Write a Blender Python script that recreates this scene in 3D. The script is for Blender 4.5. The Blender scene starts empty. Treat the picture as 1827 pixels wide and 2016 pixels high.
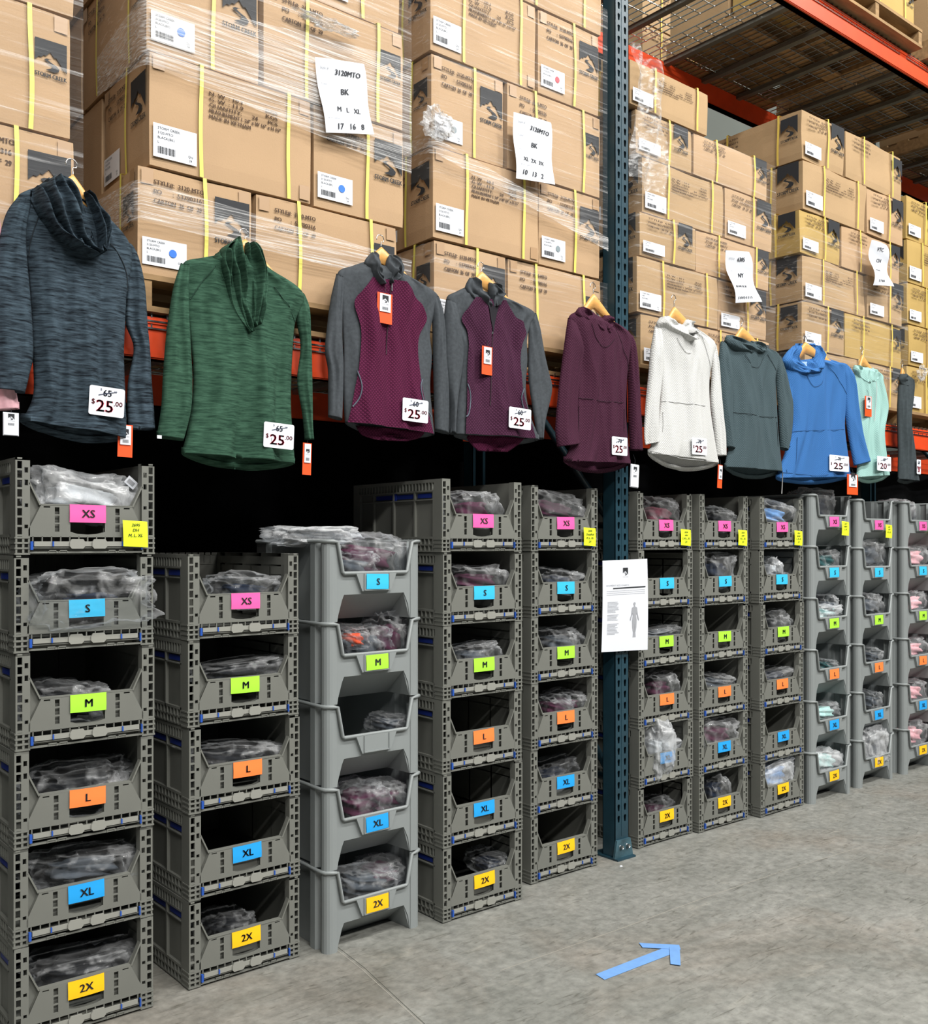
import bpy, math, random
from mathutils import Vector, noise, geometry
random.seed(7)
C = bpy.context.scene.collection
sc = bpy.context.scene
# ---------------------------------------------------------------- camera / world / lights / exposure
F_PX = 1950.0; CX = 913.5; HY = 1070.0; CH = 1.416
ANG = math.radians(39.36); SA = math.sin(ANG); CA = math.cos(ANG)
cam = bpy.data.cameras.new('camera'); camo = bpy.data.objects.new('camera', cam); C.objects.link(camo)
camo.location = (0, 0, CH); camo.rotation_euler = (math.pi/2, 0, -ANG)
cam.sensor_fit = 'VERTICAL'; cam.sensor_height = 36; cam.lens = 36*F_PX/2016
cam.shift_y = (HY-1008)/2016; cam.clip_start = .05
sc.camera = camo
w = bpy.data.worlds.new('world'); sc.world = w; w.use_nodes = True
w.node_tree.nodes['Background'].inputs[0].default_value = (.75, .85, 1, 1)
w.node_tree.nodes['Background'].inputs[1].default_value = .06
def area(loc, sx, sy, e, aim=None, col=(1, .985, .95)):
    l = bpy.data.lights.new('ceiling_or_fill_light', 'AREA'); l.shape = 'RECTANGLE'; l.size = sx; l.size_y = sy; l.energy = e; l.color = col
    o = bpy.data.objects.new('ceiling_or_fill_light', l); C.objects.link(o); o.location = loc
    if aim: o.rotation_euler = (Vector(aim)-Vector(loc)).to_track_quat('-Z', 'Y').to_euler()
for lx in (-2.5, 1.5, 5.5, 9.5):
    area((lx, -1.6, 8.4), 2.4, .4, 330 if lx > 0 else 190, (lx+.4, 2.2, 1.5))
    area((lx-1.5+(2 if lx < 0 else 0), -6.0, 8.0), 2.4, .4, 350 if lx > 0 else 260, (lx-1, 2.5, 1.5))
area((3.6, 4.75, 8.4), 2.5, 0.3, 34, (3.6, 5.2, 4.5))  # added lamp that brightens the upper back wall, not a known fixture
sc.view_settings.view_transform = 'Standard'; sc.view_settings.look = 'None'
sc.view_settings.gamma = 1; sc.view_settings.use_curve_mapping = False
sc.view_settings.exposure = -0.03

# ---------------------------------------------------------------- helpers
def W(px, py, Y):
    a = (px-CX)/F_PX; Z = Y/(CA-SA*a)
    return Vector((Z*(SA+CA*a), Y, CH+(HY-py)*Z/F_PX))
def lin(c):
    if isinstance(c, str):
        c = [int(c[i:i+2], 16)/255 for i in (0, 2, 4)]
        return tuple(x/12.92 if x <= .04045 else ((x+.055)/1.055)**2.4 for x in c)
    return c
MATS = {}
def mat(name, col, rough=.6, metal=0, spec=.4, noise_amt=0, nscale=8, bump=0, bscale=60, stretch=(1, 1, 1), col2=None, alpha_film=None):
    if name in MATS: return MATS[name]
    m = bpy.data.materials.new(name); m.use_nodes = True; MATS[name] = m
    nt = m.node_tree; b = nt.nodes['Principled BSDF']; c = lin(col)
    b.inputs['Base Color'].default_value = (*c, 1); b.inputs['Roughness'].default_value = rough
    b.inputs['Metallic'].default_value = metal; b.inputs['Specular IOR Level'].default_value = spec
    if noise_amt or col2 or bump:
        tc = nt.nodes.new('ShaderNodeTexCoord'); mp = nt.nodes.new('ShaderNodeMapping'); mp.inputs['Scale'].default_value = stretch
        nt.links.new(tc.outputs['Object'], mp.inputs[0])
    if noise_amt or col2:
        n = nt.nodes.new('ShaderNodeTexNoise'); n.inputs['Scale'].default_value = nscale; n.inputs['Detail'].default_value = 5
        nt.links.new(mp.outputs[0], n.inputs['Vector'])
        r = nt.nodes.new('ShaderNodeValToRGB'); nt.links.new(n.outputs[0], r.inputs[0])
        c2 = lin(col2) if col2 else tuple(x*(1-noise_amt) for x in c)
        c1 = c if col2 else tuple(min(1, x*(1+noise_amt)) for x in c)
        r.color_ramp.elements[0].position = .33; r.color_ramp.elements[0].color = (*c2, 1)
        r.color_ramp.elements[1].position = .67; r.color_ramp.elements[1].color = (*c1, 1)
        nt.links.new(r.outputs[0], b.inputs['Base Color'])
    if bump:
        n2 = nt.nodes.new('ShaderNodeTexNoise'); n2.inputs['Scale'].default_value = bscale; nt.links.new(mp.outputs[0], n2.inputs['Vector'])
        bp = nt.nodes.new('ShaderNodeBump'); bp.inputs['Strength'].default_value = bump; bp.inputs['Distance'].default_value = .01
        nt.links.new(n2.outputs[0], bp.inputs['Height']); nt.links.new(bp.outputs[0], b.inputs['Normal'])
    return m
def quilt(name, col, col2, sc_=70, strength=.5):
    """knit cloth with a woven diamond relief"""
    if name in MATS: return MATS[name]
    m = mat(name, col, .85, spec=.15); nt = m.node_tree; b = nt.nodes['Principled BSDF']
    tc = nt.nodes.new('ShaderNodeTexCoord'); mp = nt.nodes.new('ShaderNodeMapping'); mp.inputs['Rotation'].default_value = (0, math.radians(45), 0)
    mp.inputs['Scale'].default_value = (sc_,)*3
    nt.links.new(tc.outputs['Object'], mp.inputs[0])
    sx = nt.nodes.new('ShaderNodeSeparateXYZ'); nt.links.new(mp.outputs[0], sx.inputs[0])
    def s(o):
        a = nt.nodes.new('ShaderNodeMath'); a.operation = 'SINE'; mm = nt.nodes.new('ShaderNodeMath'); mm.operation = 'MULTIPLY'; mm.inputs[1].default_value = math.pi*2
        nt.links.new(o, mm.inputs[0]); nt.links.new(mm.outputs[0], a.inputs[0]); ab = nt.nodes.new('ShaderNodeMath'); ab.operation = 'ABSOLUTE'; nt.links.new(a.outputs[0], ab.inputs[0]); return ab.outputs[0]
    mn = nt.nodes.new('ShaderNodeMath'); mn.operation = 'MINIMUM'; nt.links.new(s(sx.outputs[0]), mn.inputs[0]); nt.links.new(s(sx.outputs[2]), mn.inputs[1])
    r = nt.nodes.new('ShaderNodeValToRGB'); nt.links.new(mn.outputs[0], r.inputs[0])
    r.color_ramp.elements[0].color = (*lin(col2), 1); r.color_ramp.elements[1].color = (*lin(col), 1); r.color_ramp.elements[1].position = .45
    nt.links.new(r.outputs[0], b.inputs['Base Color'])
    bp = nt.nodes.new('ShaderNodeBump'); bp.inputs['Strength'].default_value = strength; bp.inputs['Distance'].default_value = .004
    nt.links.new(mn.outputs[0], bp.inputs['Height']); nt.links.new(bp.outputs[0], b.inputs['Normal'])
    return m
def film(name, lo, hi, scale=14, stretch=(1, 1, 1), rough=.16, tint=(1, 1, 1), p0=.45, p1=.7, edge=.35, bump=.35, diff=.55):
    """clear plastic film: mostly see-through, milky and glossy where it creases"""
    if name in MATS: return MATS[name]
    m = bpy.data.materials.new(name); m.use_nodes = True; MATS[name] = m; nt = m.node_tree
    b = nt.nodes['Principled BSDF']; b.inputs['Base Color'].default_value = (*[t*diff for t in tint], 1); b.inputs['Roughness'].default_value = rough; b.inputs['Specular IOR Level'].default_value = 1.0
    out = nt.nodes['Material Output']; tr = nt.nodes.new('ShaderNodeBsdfTransparent'); tr.inputs[0].default_value = (*tint, 1)
    mx = nt.nodes.new('ShaderNodeMixShader'); tc = nt.nodes.new('ShaderNodeTexCoord'); mp = nt.nodes.new('ShaderNodeMapping'); mp.inputs['Scale'].default_value = stretch
    n = nt.nodes.new('ShaderNodeTexNoise'); n.inputs['Scale'].default_value = scale; n.inputs['Detail'].default_value = 6; n.inputs['Distortion'].default_value = .6
    nt.links.new(tc.outputs['Object'], mp.inputs[0]); nt.links.new(mp.outputs[0], n.inputs['Vector'])
    r = nt.nodes.new('ShaderNodeMapRange'); r.inputs[1].default_value = p0; r.inputs[2].default_value = p1; r.inputs[3].default_value = lo; r.inputs[4].default_value = hi
    nt.links.new(n.outputs[0], r.inputs[0])
    lw = nt.nodes.new('ShaderNodeLayerWeight'); lw.inputs[0].default_value = .3
    mu = nt.nodes.new('ShaderNodeMath'); mu.operation = 'MULTIPLY_ADD'; mu.inputs[1].default_value = edge
    nt.links.new(lw.outputs['Facing'], mu.inputs[0]); nt.links.new(r.outputs[0], mu.inputs[2])
    mu.use_clamp = True
    bp = nt.nodes.new('ShaderNodeBump'); bp.inputs['Strength'].default_value = bump; bp.inputs['Distance'].default_value = .02
    nt.links.new(n.outputs[0], bp.inputs['Height']); nt.links.new(bp.outputs[0], b.inputs['Normal'])
    nt.links.new(mu.outputs[0], mx.inputs[0]); nt.links.new(tr.outputs[0], mx.inputs[1]); nt.links.new(b.outputs[0], mx.inputs[2]); nt.links.new(mx.outputs[0], out.inputs[0])
    return m

class MB:
    def __init__(s): s.v = []; s.f = []; s.m = []; s.sm = []
    def add(s, vs, fs, mi=0, smooth=False):
        k = len(s.v); s.v += [tuple(x) for x in vs]
        for f in fs: s.f.append([i+k for i in f]); s.m.append(mi); s.sm.append(smooth)
        return s
    def box(s, x0, x1, y0, y1, z0, z1, mi=0):
        vs = [(x, y, z) for z in (z0, z1) for y in (y0, y1) for x in (x0, x1)]
        return s.add(vs, [(0, 2, 3, 1), (4, 5, 7, 6), (0, 1, 5, 4), (2, 6, 7, 3), (0, 4, 6, 2), (1, 3, 7, 5)], mi)
    def prism(s, loops, y0, y1, mi=0, fn=None):
        """polygon (with holes) in x,z extruded in y; fn maps (x,y,z)"""
        fn = fn or (lambda x, y, z: (x, y, z))
        flat = [p for lp in loops for p in lp]
        tris = geometry.tessellate_polygon([[Vector((p[0], p[1], 0)) for p in lp] for lp in loops])
        n = len(flat)
        vs = [fn(p[0], y0, p[1]) for p in flat]+[fn(p[0], y1, p[1]) for p in flat]
        fs = [tuple(t) for t in tris]+[tuple(i+n for i in reversed(t)) for t in tris]
        k = 0
        for lp in loops:
            L = len(lp)
            for i in range(L):
                a, b = k+i, k+(i+1) % L; fs.append((a, b, b+n, a+n))
            k += L
        return s.add(vs, fs, mi)
    def tube(s, pts, r, n=8, mi=0, closed=False):
        pts = [Vector(p) for p in pts]; N = len(pts); vs = []; up = None
        rr = r if isinstance(r, (list, tuple)) else [r]*N
        for i, p in enumerate(pts):
            t = (pts[(i+1) % N]-pts[i-1]) if closed else (pts[min(i+1, N-1)]-pts[max(i-1, 0)])
            t.normalize()
            if up is None:
                up = Vector((0, 0, 1)) if abs(t.z) < .9 else Vector((0, 1, 0))
            a = t.cross(up)
            if a.length < 1e-4: a = t.orthogonal()
            a.normalize(); b = a.cross(t).normalized(); up = b
            for k in range(n):
                q = 2*math.pi*k/n; vs.append(p+(a*math.cos(q)+b*math.sin(q))*rr[i])
        fs = []
        for i in range(N if closed else N-1):
            j = (i+1) % N
            for k in range(n): fs.append((i*n+k, i*n+(k+1) % n, j*n+(k+1) % n, j*n+k))
        if not closed: fs += [tuple(range(n)), tuple(range((N-1)*n+n-1, (N-1)*n-1, -1))]
        return s.add(vs, fs, mi, True)
    def grid(s, fn, nu, nv, mi=0, smooth=True):
        vs = [fn(i/nu, j/nv) for j in range(nv+1) for i in range(nu+1)]
        fs = [(j*(nu+1)+i, j*(nu+1)+i+1, (j+1)*(nu+1)+i+1, (j+1)*(nu+1)+i) for j in range(nv) for i in range(nu)]
        return s.add(vs, fs, mi, smooth)
    def mesh(s, name, mats):
        me = bpy.data.meshes.new(name); me.from_pydata(s.v, [], s.f)
        if not isinstance(mats, (list, tuple)): mats = [mats]
        for m in mats: me.materials.append(m)
        me.polygons.foreach_set('material_index', s.m); me.polygons.foreach_set('use_smooth', s.sm); me.update()
        return me
    def build(s, name, mats, parent=None, loc=None):
        o = bpy.data.objects.new(name, s.mesh(name, mats)); C.objects.link(o); o.parent = parent
        if loc: o.location = loc
        return o
def tag(o, label=None, cat=None, group=None, kind=None):
    if label: o['label'] = label
    if cat: o['category'] = cat
    if group: o['group'] = group
    if kind: o['kind'] = kind
    return o
def empty(name, loc, label, cat, group=None, rz=0):
    o = bpy.data.objects.new(name, None); C.objects.link(o); o.location = loc; o.rotation_euler = (0, 0, rz); o.empty_display_size = .05
    return tag(o, label, cat, group)
def copy_tree(o, parent=None, skip=()):
    c = o.copy(); C.objects.link(c); c.parent = parent
    for ch in list(o.children):
        if ch.name.split('.')[0] in skip: continue
        copy_tree(ch, c)
    return c
# text -> cached triangulated glyph outlines in the x,z plane
_T = {}
def glyphs(t):
    if t not in _T:
        cu = bpy.data.curves.new('t', 'FONT'); cu.body = t; cu.size = 1; cu.resolution_u = 2; cu.align_x = 'LEFT'
        ob = bpy.data.objects.new('t', cu); C.objects.link(ob)
        me = bpy.data.meshes.new_from_object(ob)
        vs = [tuple(v.co) for v in me.vertices]; fs = [tuple(p.vertices) for p in me.polygons]
        w_ = (min(v[0] for v in vs), max(v[0] for v in vs)) if vs else (0, 1)
        bpy.data.objects.remove(ob); bpy.data.curves.remove(cu); bpy.data.meshes.remove(me)
        _T[t] = (vs, fs, w_)
    return _T[t]
def text(mb, t, x, z, h, fn, width=None, center=False, mi=0, bold=0, slant=0, rot=0):
    """h = cap height; fn(u, v) -> 3D"""
    vs, fs, (a, b) = glyphs(t); k = h/.7; kx = k
    if width: kx = width/max(b-a, .01)
    off = -(a+b)/2*kx if center else -a*kx
    c_, s_ = math.cos(rot), math.sin(rot)
    for dx in ((0,) if not bold else (-bold, 0, bold)):
        pts = []
        for v in vs:
            u = v[0]*kx+off+dx+slant*v[1]*k; q = v[1]*k
            pts.append(fn(x+u*c_-q*s_, z+u*s_+q*c_, dx*.02))
        mb.add(pts, fs, mi)
LOGO_TOP = [(0, 1), (1, 1), (1, .06), (.86, .24), (.74, .40), (.66, .50), (.61, .47), (.48, .63), (.40, .54), (.34, .47), (.28, .49), (.20, .40), (.12, .41), (0, .28)]
LOGO_S = [(.54, .42), (.36, .40), (.28, .355), (.36, .30), (.50, .245), (.56, .19), (.50, .11), (.33, .03), (.62, .01), (.74, .06), (.77, .15), (.67, .235), (.50, .305), (.41, .35), (.44, .385)]
def logo(mb, x, z, s, fn, words=True, mi=0):
    for poly in (LOGO_TOP, LOGO_S):
        tr = geometry.tessellate_polygon([[Vector((p[0], p[1], 0)) for p in poly]])
        mb.add([fn(x+p[0]*s, z+p[1]*s, 0) for p in poly], [tuple(t) for t in tr], mi)
    if words: text(mb, 'STORM CREEK', x, z-.21*s, .14*s, fn, width=s*1.0, mi=mi, bold=.007*s)

# ---------------------------------------------------------------- materials
CARD = mat('corrugated_cardboard', 'ad9070', .78, spec=.25, noise_amt=.05, nscale=3, bump=.06, bscale=180)
CARDB = mat('duller_cardboard', 'a58a68', .8, spec=.25, noise_amt=.07, nscale=3, bump=.08, bscale=160)
CARDY = mat('yellow_cardboard', 'ab8f55', .75, spec=.3, noise_amt=.06, nscale=4, bump=.06, bscale=160)
TAPE = mat('brown_packing_tape', 'a3825e', .4, spec=.6)
INK = mat('black_printing', '26282c', .7); INK2 = mat('brown_black_printing', '4a3626', .75)
PAPER = mat('white_paper', 'd9dce3', .7); STRAPM = mat('yellow_green_strapping', 'd6cf62', .45)
STRAPY = mat('yellow_strapping', 'd9bd58', .45)
CRATE = mat('grey_crate_plastic', '6f706a', .55, spec=.35, noise_amt=.05, nscale=5)
CRATED = mat('grey_crate_plastic_inside', '62625c', .6, spec=.3)
LATCH = mat('pale_grey_latch_plastic', '8e8e87', .5)
BLUE = mat('blue_clip_plastic', '2450a8', .4); NAVY = mat('dark_blue_latch_plastic', '1c2f7e', .45)
BIN = mat('grey_bin_plastic', '868b8b', .42, spec=.45, noise_amt=.04, nscale=4)
POST = mat('dark_teal_rack_paint', '1d3a46', .38, spec=.5, noise_amt=.12, nscale=14)
ORANGE = mat('orange_rack_paint', 'd2451c', .4, spec=.5, noise_amt=.08, nscale=10)
ZINC = mat('galvanised_steel', '77766f', .42, metal=.6, noise_amt=.1, nscale=10)
STEEL = mat('bright_steel_wire', 'b9bbbd', .25, metal=1)
WOODP = mat('rough_pallet_wood', '8f7350', .85, noise_amt=.22, nscale=6, stretch=(1, 6, 6))
WOODH = mat('varnished_hanger_wood', 'd8a15c', .35, spec=.5, noise_amt=.1, nscale=12, stretch=(2, 8, 8))
REDT = mat('red_printing', 'c2263e', .6); ORT = mat('orange_tag_card', 'e8521f', .5); BLK = mat('black_marker', '20242c', .6)
GREYT = mat('grey_printing', '9a9ca2', .7)
FILM = film('pallet_stretch_film', 0.02, .38, 4, (.5, 4, 18), .2, p0=.55, p1=.80, edge=.05, bump=.3, diff=.7)
FILMB = film('pallet_film_bunched', .04, .62, 7, (.5, 4, 26), .16, p0=.44, p1=.74, edge=.2, bump=.5, diff=.9)
BAG = film('clear_poly_bag', .01, .50, 13, rough=.08, tint=(.97, .985, 1), p0=.52, p1=.76, edge=.42, bump=.8, diff=.6)
BAGM = film('milky_poly_bag', .22, .6, 16, rough=.14, tint=(.96, .98, 1), p0=.38, p1=.72, edge=.4, bump=.5, diff=.7)

WADM = film('crumpled_stretch_film', .10, .6, 26, rough=.08, p0=.45, p1=.7, edge=.5, bump=.7, diff=.7)
# ---------------------------------------------------------------- structure
def floor_material():
    m = bpy.data.materials.new('worn_concrete'); m.use_nodes = True; nt = m.node_tree; b = nt.nodes['Principled BSDF']
    tc = nt.nodes.new('ShaderNodeTexCoord')
    def nz(s, d, dist=0, st=(1, 1, 1)):
        mp = nt.nodes.new('ShaderNodeMapping'); mp.inputs['Scale'].default_value = st; nt.links.new(tc.outputs['Object'], mp.inputs[0])
        n = nt.nodes.new('ShaderNodeTexNoise'); n.inputs['Scale'].default_value = s; n.inputs['Detail'].default_value = d; n.inputs['Distortion'].default_value = dist; n.inputs['Roughness'].default_value = .62
        nt.links.new(mp.outputs[0], n.inputs['Vector']); return n.outputs[0]
    def ramp(src, p0, c0, p1, c1):
        r = nt.nodes.new('ShaderNodeValToRGB'); r.color_ramp.elements[0].position = p0; r.color_ramp.elements[0].color = (*lin(c0), 1)
        r.color_ramp.elements[1].position = p1; r.color_ramp.elements[1].color = (*lin(c1), 1); nt.links.new(src, r.inputs[0]); return r.outputs[0]
    base = ramp(nz(2.2, 9, 1.0, (1, 1.4, 1)), .30, '7e7f79', .70, '9b9b95')
    fine = ramp(nz(26, 6), .35, '8c8c8c', .65, 'ffffff')
    pale = ramp(nz(3.1, 8, .6, (.8, 1.7, 1)), .62, '000000', .72, '5c5850')
    mx = nt.nodes.new('ShaderNodeMix'); mx.data_type = 'RGBA'; mx.blend_type = 'MULTIPLY'; mx.inputs[0].default_value = .45
    nt.links.new(base, mx.inputs[6]); nt.links.new(fine, mx.inputs[7])
    m2 = nt.nodes.new('ShaderNodeMix'); m2.data_type = 'RGBA'; m2.blend_type = 'ADD'; m2.inputs[0].default_value = .8
    nt.links.new(mx.outputs[2], m2.inputs[6]); nt.links.new(pale, m2.inputs[7])
    pink = ramp(nz(1.1, 6, .8), .50, 'ffffff', .66, 'f9f1ec'); m3 = nt.nodes.new('ShaderNodeMix'); m3.data_type = 'RGBA'; m3.blend_type = 'MULTIPLY'; m3.inputs[0].default_value = 1
    scr = ramp(nz(9, 8, 2.5, (.6, 3.2, 1)), .30, 'a8a69f', .44, 'ffffff'); m4 = nt.nodes.new('ShaderNodeMix'); m4.data_type = 'RGBA'; m4.blend_type = 'MULTIPLY'; m4.inputs[0].default_value = .7
    nt.links.new(m2.outputs[2], m3.inputs[6]); nt.links.new(pink, m3.inputs[7]); nt.links.new(m3.outputs[2], m4.inputs[6]); nt.links.new(scr, m4.inputs[7])
    nt.links.new(m4.outputs[2], b.inputs['Base Color'])
    b.inputs['Roughness'].default_value = .5; b.inputs['Specular IOR Level'].default_value = .35
    bp = nt.nodes.new('ShaderNodeBump'); bp.inputs['Strength'].default_value = .12; bp.inputs['Distance'].default_value = .01
    nt.links.new(nz(40, 5), bp.inputs['Height']); nt.links.new(bp.outputs[0], b.inputs['Normal'])
    return m
tag(MB().box(-6, 16, -8, 5.3, -.1, 0).build('floor', floor_material()), kind='structure')
WALLM = mat('grey_wall_panel', '666b66', .8, noise_amt=.05, nscale=1.5)
tag(MB().box(-6, 16, 5.3, 5.5, 0, 9).build('wall_back', WALLM), kind='structure')
tag(MB().box(-6, 16, -8, 5.5, 9, 9.1).build('ceiling', mat('white_ceiling_deck', 'd8dad8', .8)), kind='structure')
PALE = mat('pale_joint_filler', 'a09c92', .8); DARKJ = mat('dark_joint', '55544e', .9)
def strip(pts, wd, m, name, z=.0006):
    b = MB(); q = [W(x, y, 1) for x, y in pts]; q = []
    for x, y in pts:
        Zd = CH*F_PX/(y-HY); a = (x-CX)/F_PX; q.append(Vector((Zd*(SA+CA*a), Zd*(CA-SA*a), z)))
    vs = []
    for i, p in enumerate(q):
        t = (q[min(i+1, len(q)-1)]-q[max(i-1, 0)]).normalized(); n = Vector((-t.y, t.x, 0))*wd/2
        vs += [p+n, p-n]
    b.add(vs, [(2*i, 2*i+1, 2*i+3, 2*i+2) for i in range(len(q)-1)])
    return b.build(name, m)
tag(strip([(640, 1852), (712, 1908), (830, 2016)], .0022, PALE, 'trim_1'), kind='structure')
tag(strip([(645, 1849), (717, 1905), (836, 2016)], .0022, DARKJ, 'trim_2'), kind='structure')
tag(strip([(985, 1911), (1100, 1871), (1215, 1831), (1380, 1770), (1538, 1716), (1704, 1665)], .003, PALE, 'trim_3'), kind='structure')
# blue tape arrow on the floor
def FP(x, y, z=.0012):
    Zd = CH*F_PX/(y-HY); a = (x-CX)/F_PX; return Vector((Zd*(SA+CA*a), Zd*(CA-SA*a), z))
TAPEB = mat('blue_painters_tape', '6f9cd6', .6, noise_amt=.05, nscale=30)
ar = empty('tape_arrow', FP(1260, 1895, 0), 'arrow of pale blue painters tape stuck on the concrete floor', 'arrow')
o0 = ar.location.copy()
def tape_quad(p, name, z):
    q = [FP(x, y, z)-o0 for x, y in p]; b = MB(); n = len(q)
    b.add(q+[v-Vector((0, 0, .001)) for v in q], [tuple(range(n))]+[(i, (i+1) % n, (i+1) % n+n, i+n) for i in range(n)]); b.build(name, TAPEB, ar)
tape_quad([(1173, 1919), (1190, 1930), (1330, 1876), (1310, 1866)], 'tape_shaft', .0022)
tape_quad([(1258, 1858), (1265, 1867), (1340, 1871), (1337, 1862)], 'tape_head', .0034)
tape_quad([(1318, 1866), (1338, 1864), (1340, 1903), (1320, 1900)], 'tape_head', .0046)
# concrete chip and scrap on the floor
def scrap(px, py, r, label):
    b = MB(); p = FP(px, py, 0); n = 9
    ring = [(p.x+math.cos(i*2*math.pi/n)*r*random.uniform(.5, 1.2), p.y+math.sin(i*2*math.pi/n)*r*.5*random.uniform(.6, 1.1)) for i in range(n)]
    b.add([(x, y, .0004) for x, y in ring]+[(p.x+(x-p.x)*.7, p.y+(y-p.y)*.7, .004) for x, y in ring], [(i, (i+1) % n, (i+1) % n+n, i+n) for i in range(n)]+[tuple(range(n, 2*n))])
    tag(b.build('paper_scrap', PAPER), label, 'paper scrap')
scrap(1222, 1706, .012, 'tiny white scrap lying on the concrete in front of the teal post')
scrap(1694, 1544, .02, 'small white scrap lying on the concrete by the grey bins')

# ---------------------------------------------------------------- rack
Y0 = 3.0; Y1 = 4.07
def rack_frame(X, label, detail=True, ztop=6.0):
    root = empty('rack_upright', (X, Y0, 0), label, 'rack upright')
    hw = .045
    def post(y, name, detail, flip=1):
        b = MB(); pitch = .0508
        n = int(ztop/pitch)
        if detail:
            for i in range(n):
                z0 = i*pitch; outer = [(-hw, z0), (hw, z0), (hw, z0+pitch), (-hw, z0+pitch)]
                loops = [outer]
                if z0 > .14:
                    for cx in (-.021, .021):
                        zc = z0+.025; key = []
                        for k in range(7):
                            q = math.radians(-30+k*40); key.append((cx+.0085*math.cos(q), zc+.007+.0085*math.sin(q)))
                        key += [(cx-.0045, zc-.016), (cx+.0045, zc-.016)]
                        loops.append(key)
                b.prism(loops, 0, .003)
        else: b.box(-hw, hw, 0, .003, 0, ztop)
        b.box(-hw, -hw+.003, .0, .075, 0, ztop); b.box(hw-.003, hw, .0, .075, 0, ztop)
        b.box(-hw, -hw+.02, .072, .075, 0, ztop); b.box(hw-.02, hw, .072, .075, 0, ztop)
        b.box(-.004, .004, -.0015, 0, .1, ztop)
        if not flip: b.v = [(x, -yy, z) for x, yy, z in b.v]
        return b.build(name, POST, root, (0, y, 0))
    post(0, 'post', detail); post(Y1-Y0, 'post', False, 0)
    b = MB(); b.box(-.06, .06, -.03, .13, 0, .008); b.build('base_plate', POST, root)
    b = MB(); b.prism([[(-.062, .008), (.062, .008), (.045, .085), (-.045, .085)]], -.012, -.001); b.build('foot_bracket', mat('worn_teal_paint', '3a5660', .4, noise_amt=.35, nscale=18), root)
    for dx in (-.022, .022):
        for zz in (.055,):
            MB().tube([(dx, -.012, zz), (dx, -.024, zz)], .009, 8).build('bolt', STEEL, root)
    MB().tube([(.046, .02, .16), (.046, .05, .16)], .006, 6).build('bolt', STEEL, root)
    for (za, zb) in ((.35, .35), (.35, 1.5), (1.5, 1.5), (1.5, 2.6), (2.6, 2.6), (2.75, 2.75), (4.9, 3.0), (5.2, 5.2)):
        MB().tube([(0, .06, za), (0, Y1-Y0-.06, zb)], .017, 6).build('brace', POST, root)
    return root
rack_frame(3.381, 'dark teal perforated rack upright standing between the two runs of crates')
rack_frame(7.45, 'dark teal rack upright at the far end, only its slanting brace in view', False)
rack_frame(-.45, 'dark teal rack upright at the near end of the rack beyond the left edge', False)
def beam(x0, x1, y, z, front, label):
    root = empty('rack_beam', ((x0+x1)/2, y, z), label, 'rack beam'); L = (x1-x0)/2
    b = MB(); b.box(-L, L, 0, .045, -.13, 0); b.box(-L, L, .01*front, .045, -.13, -.128)
    b.box(-L, L, -.004 if front else .045, 0 if front else .049, -.022, -.004); b.box(-L, L, -.004 if front else .045, 0 if front else .049, -.126, -.108)
    b.build('box_section', ORANGE, root)
    for s in (-1, 1):
        e = MB(); e.box(s*L-.03, s*L+.03, -.006, -.0045, -.17, .03); e.build('end_connector', ORANGE, root)
    return root
for (x0, x1, nm, dz) in ((-.39, 3.32, 'left', 0), (3.44, 7.39, 'right', .012), (7.51, 11.4, 'farthest', .012)):
    beam(x0, x1, Y0, 2.122+dz, 1, f'orange rack beam behind the hanging tops in the {nm} bay, at the front of the lower shelf')
    beam(x0, x1, Y1-.045, 2.122+dz, 0, f'orange rack beam at the back of the lower shelf in the {nm} bay, hidden behind cartons')
    beam(x0, x1, Y0, 4.45, 1, f'orange rack beam at the front of the upper shelf in the {nm} bay')
    beam(x0, x1, Y1-.045, 4.45, 0, f'orange rack beam at the back of the upper shelf in the {nm} bay')
def wire_deck():
    root = empty('wire_deck', (0, 0, 0), 'x', 'wire deck', 'wire decking panels')
    b = MB(); Wd = 1.16; r = .0025
    n = 23
    for i in range(n+1):
        x = i*Wd/n; b.box(x-r, x+r, -.003, 1.06, .004, .009); b.box(x-r, x+r, -.008, -.003, -.045, .009)
    for j in range(11):
        y = .03+j*.1; b.box(0, Wd, y-r, y+r, -.001, .004)
    for zz in (-.02, -.043): b.box(0, Wd, -.012, -.008, zz-r, zz+r)
    b.build('wire_mesh', STEEL, root)
    for x in (.2, .58, .96):
        c = MB(); c.box(x-.02, x+.02, .045, 1.02, -.026, -.002); c.box(x-.028, x+.028, .045, 1.02, -.004, -.002); c.build('support_channel', ZINC, root)
    return root
dk = wire_deck(); first = True
for lvl, zz in (('lower', 2.128), ('upper', 4.456)):
    for i, x in enumerate((-.3, .9, 2.1, 3.5, 4.75, 6.0, 7.6, 8.85, 10.1)):
        d = dk if first else copy_tree(dk); first = False
        d.location = (x, Y0+.006, zz+(.012 if (x > 3 and lvl == 'lower') else 0))
        bay = 'left' if x < 3 else ('right' if x < 7 else 'farthest'); ordn = ['nearest', 'middle', 'farthest'][i % 3]
        d['label'] = f'wire mesh deck panel on the {lvl} shelf, {ordn} panel of the {bay} bay'
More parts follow.
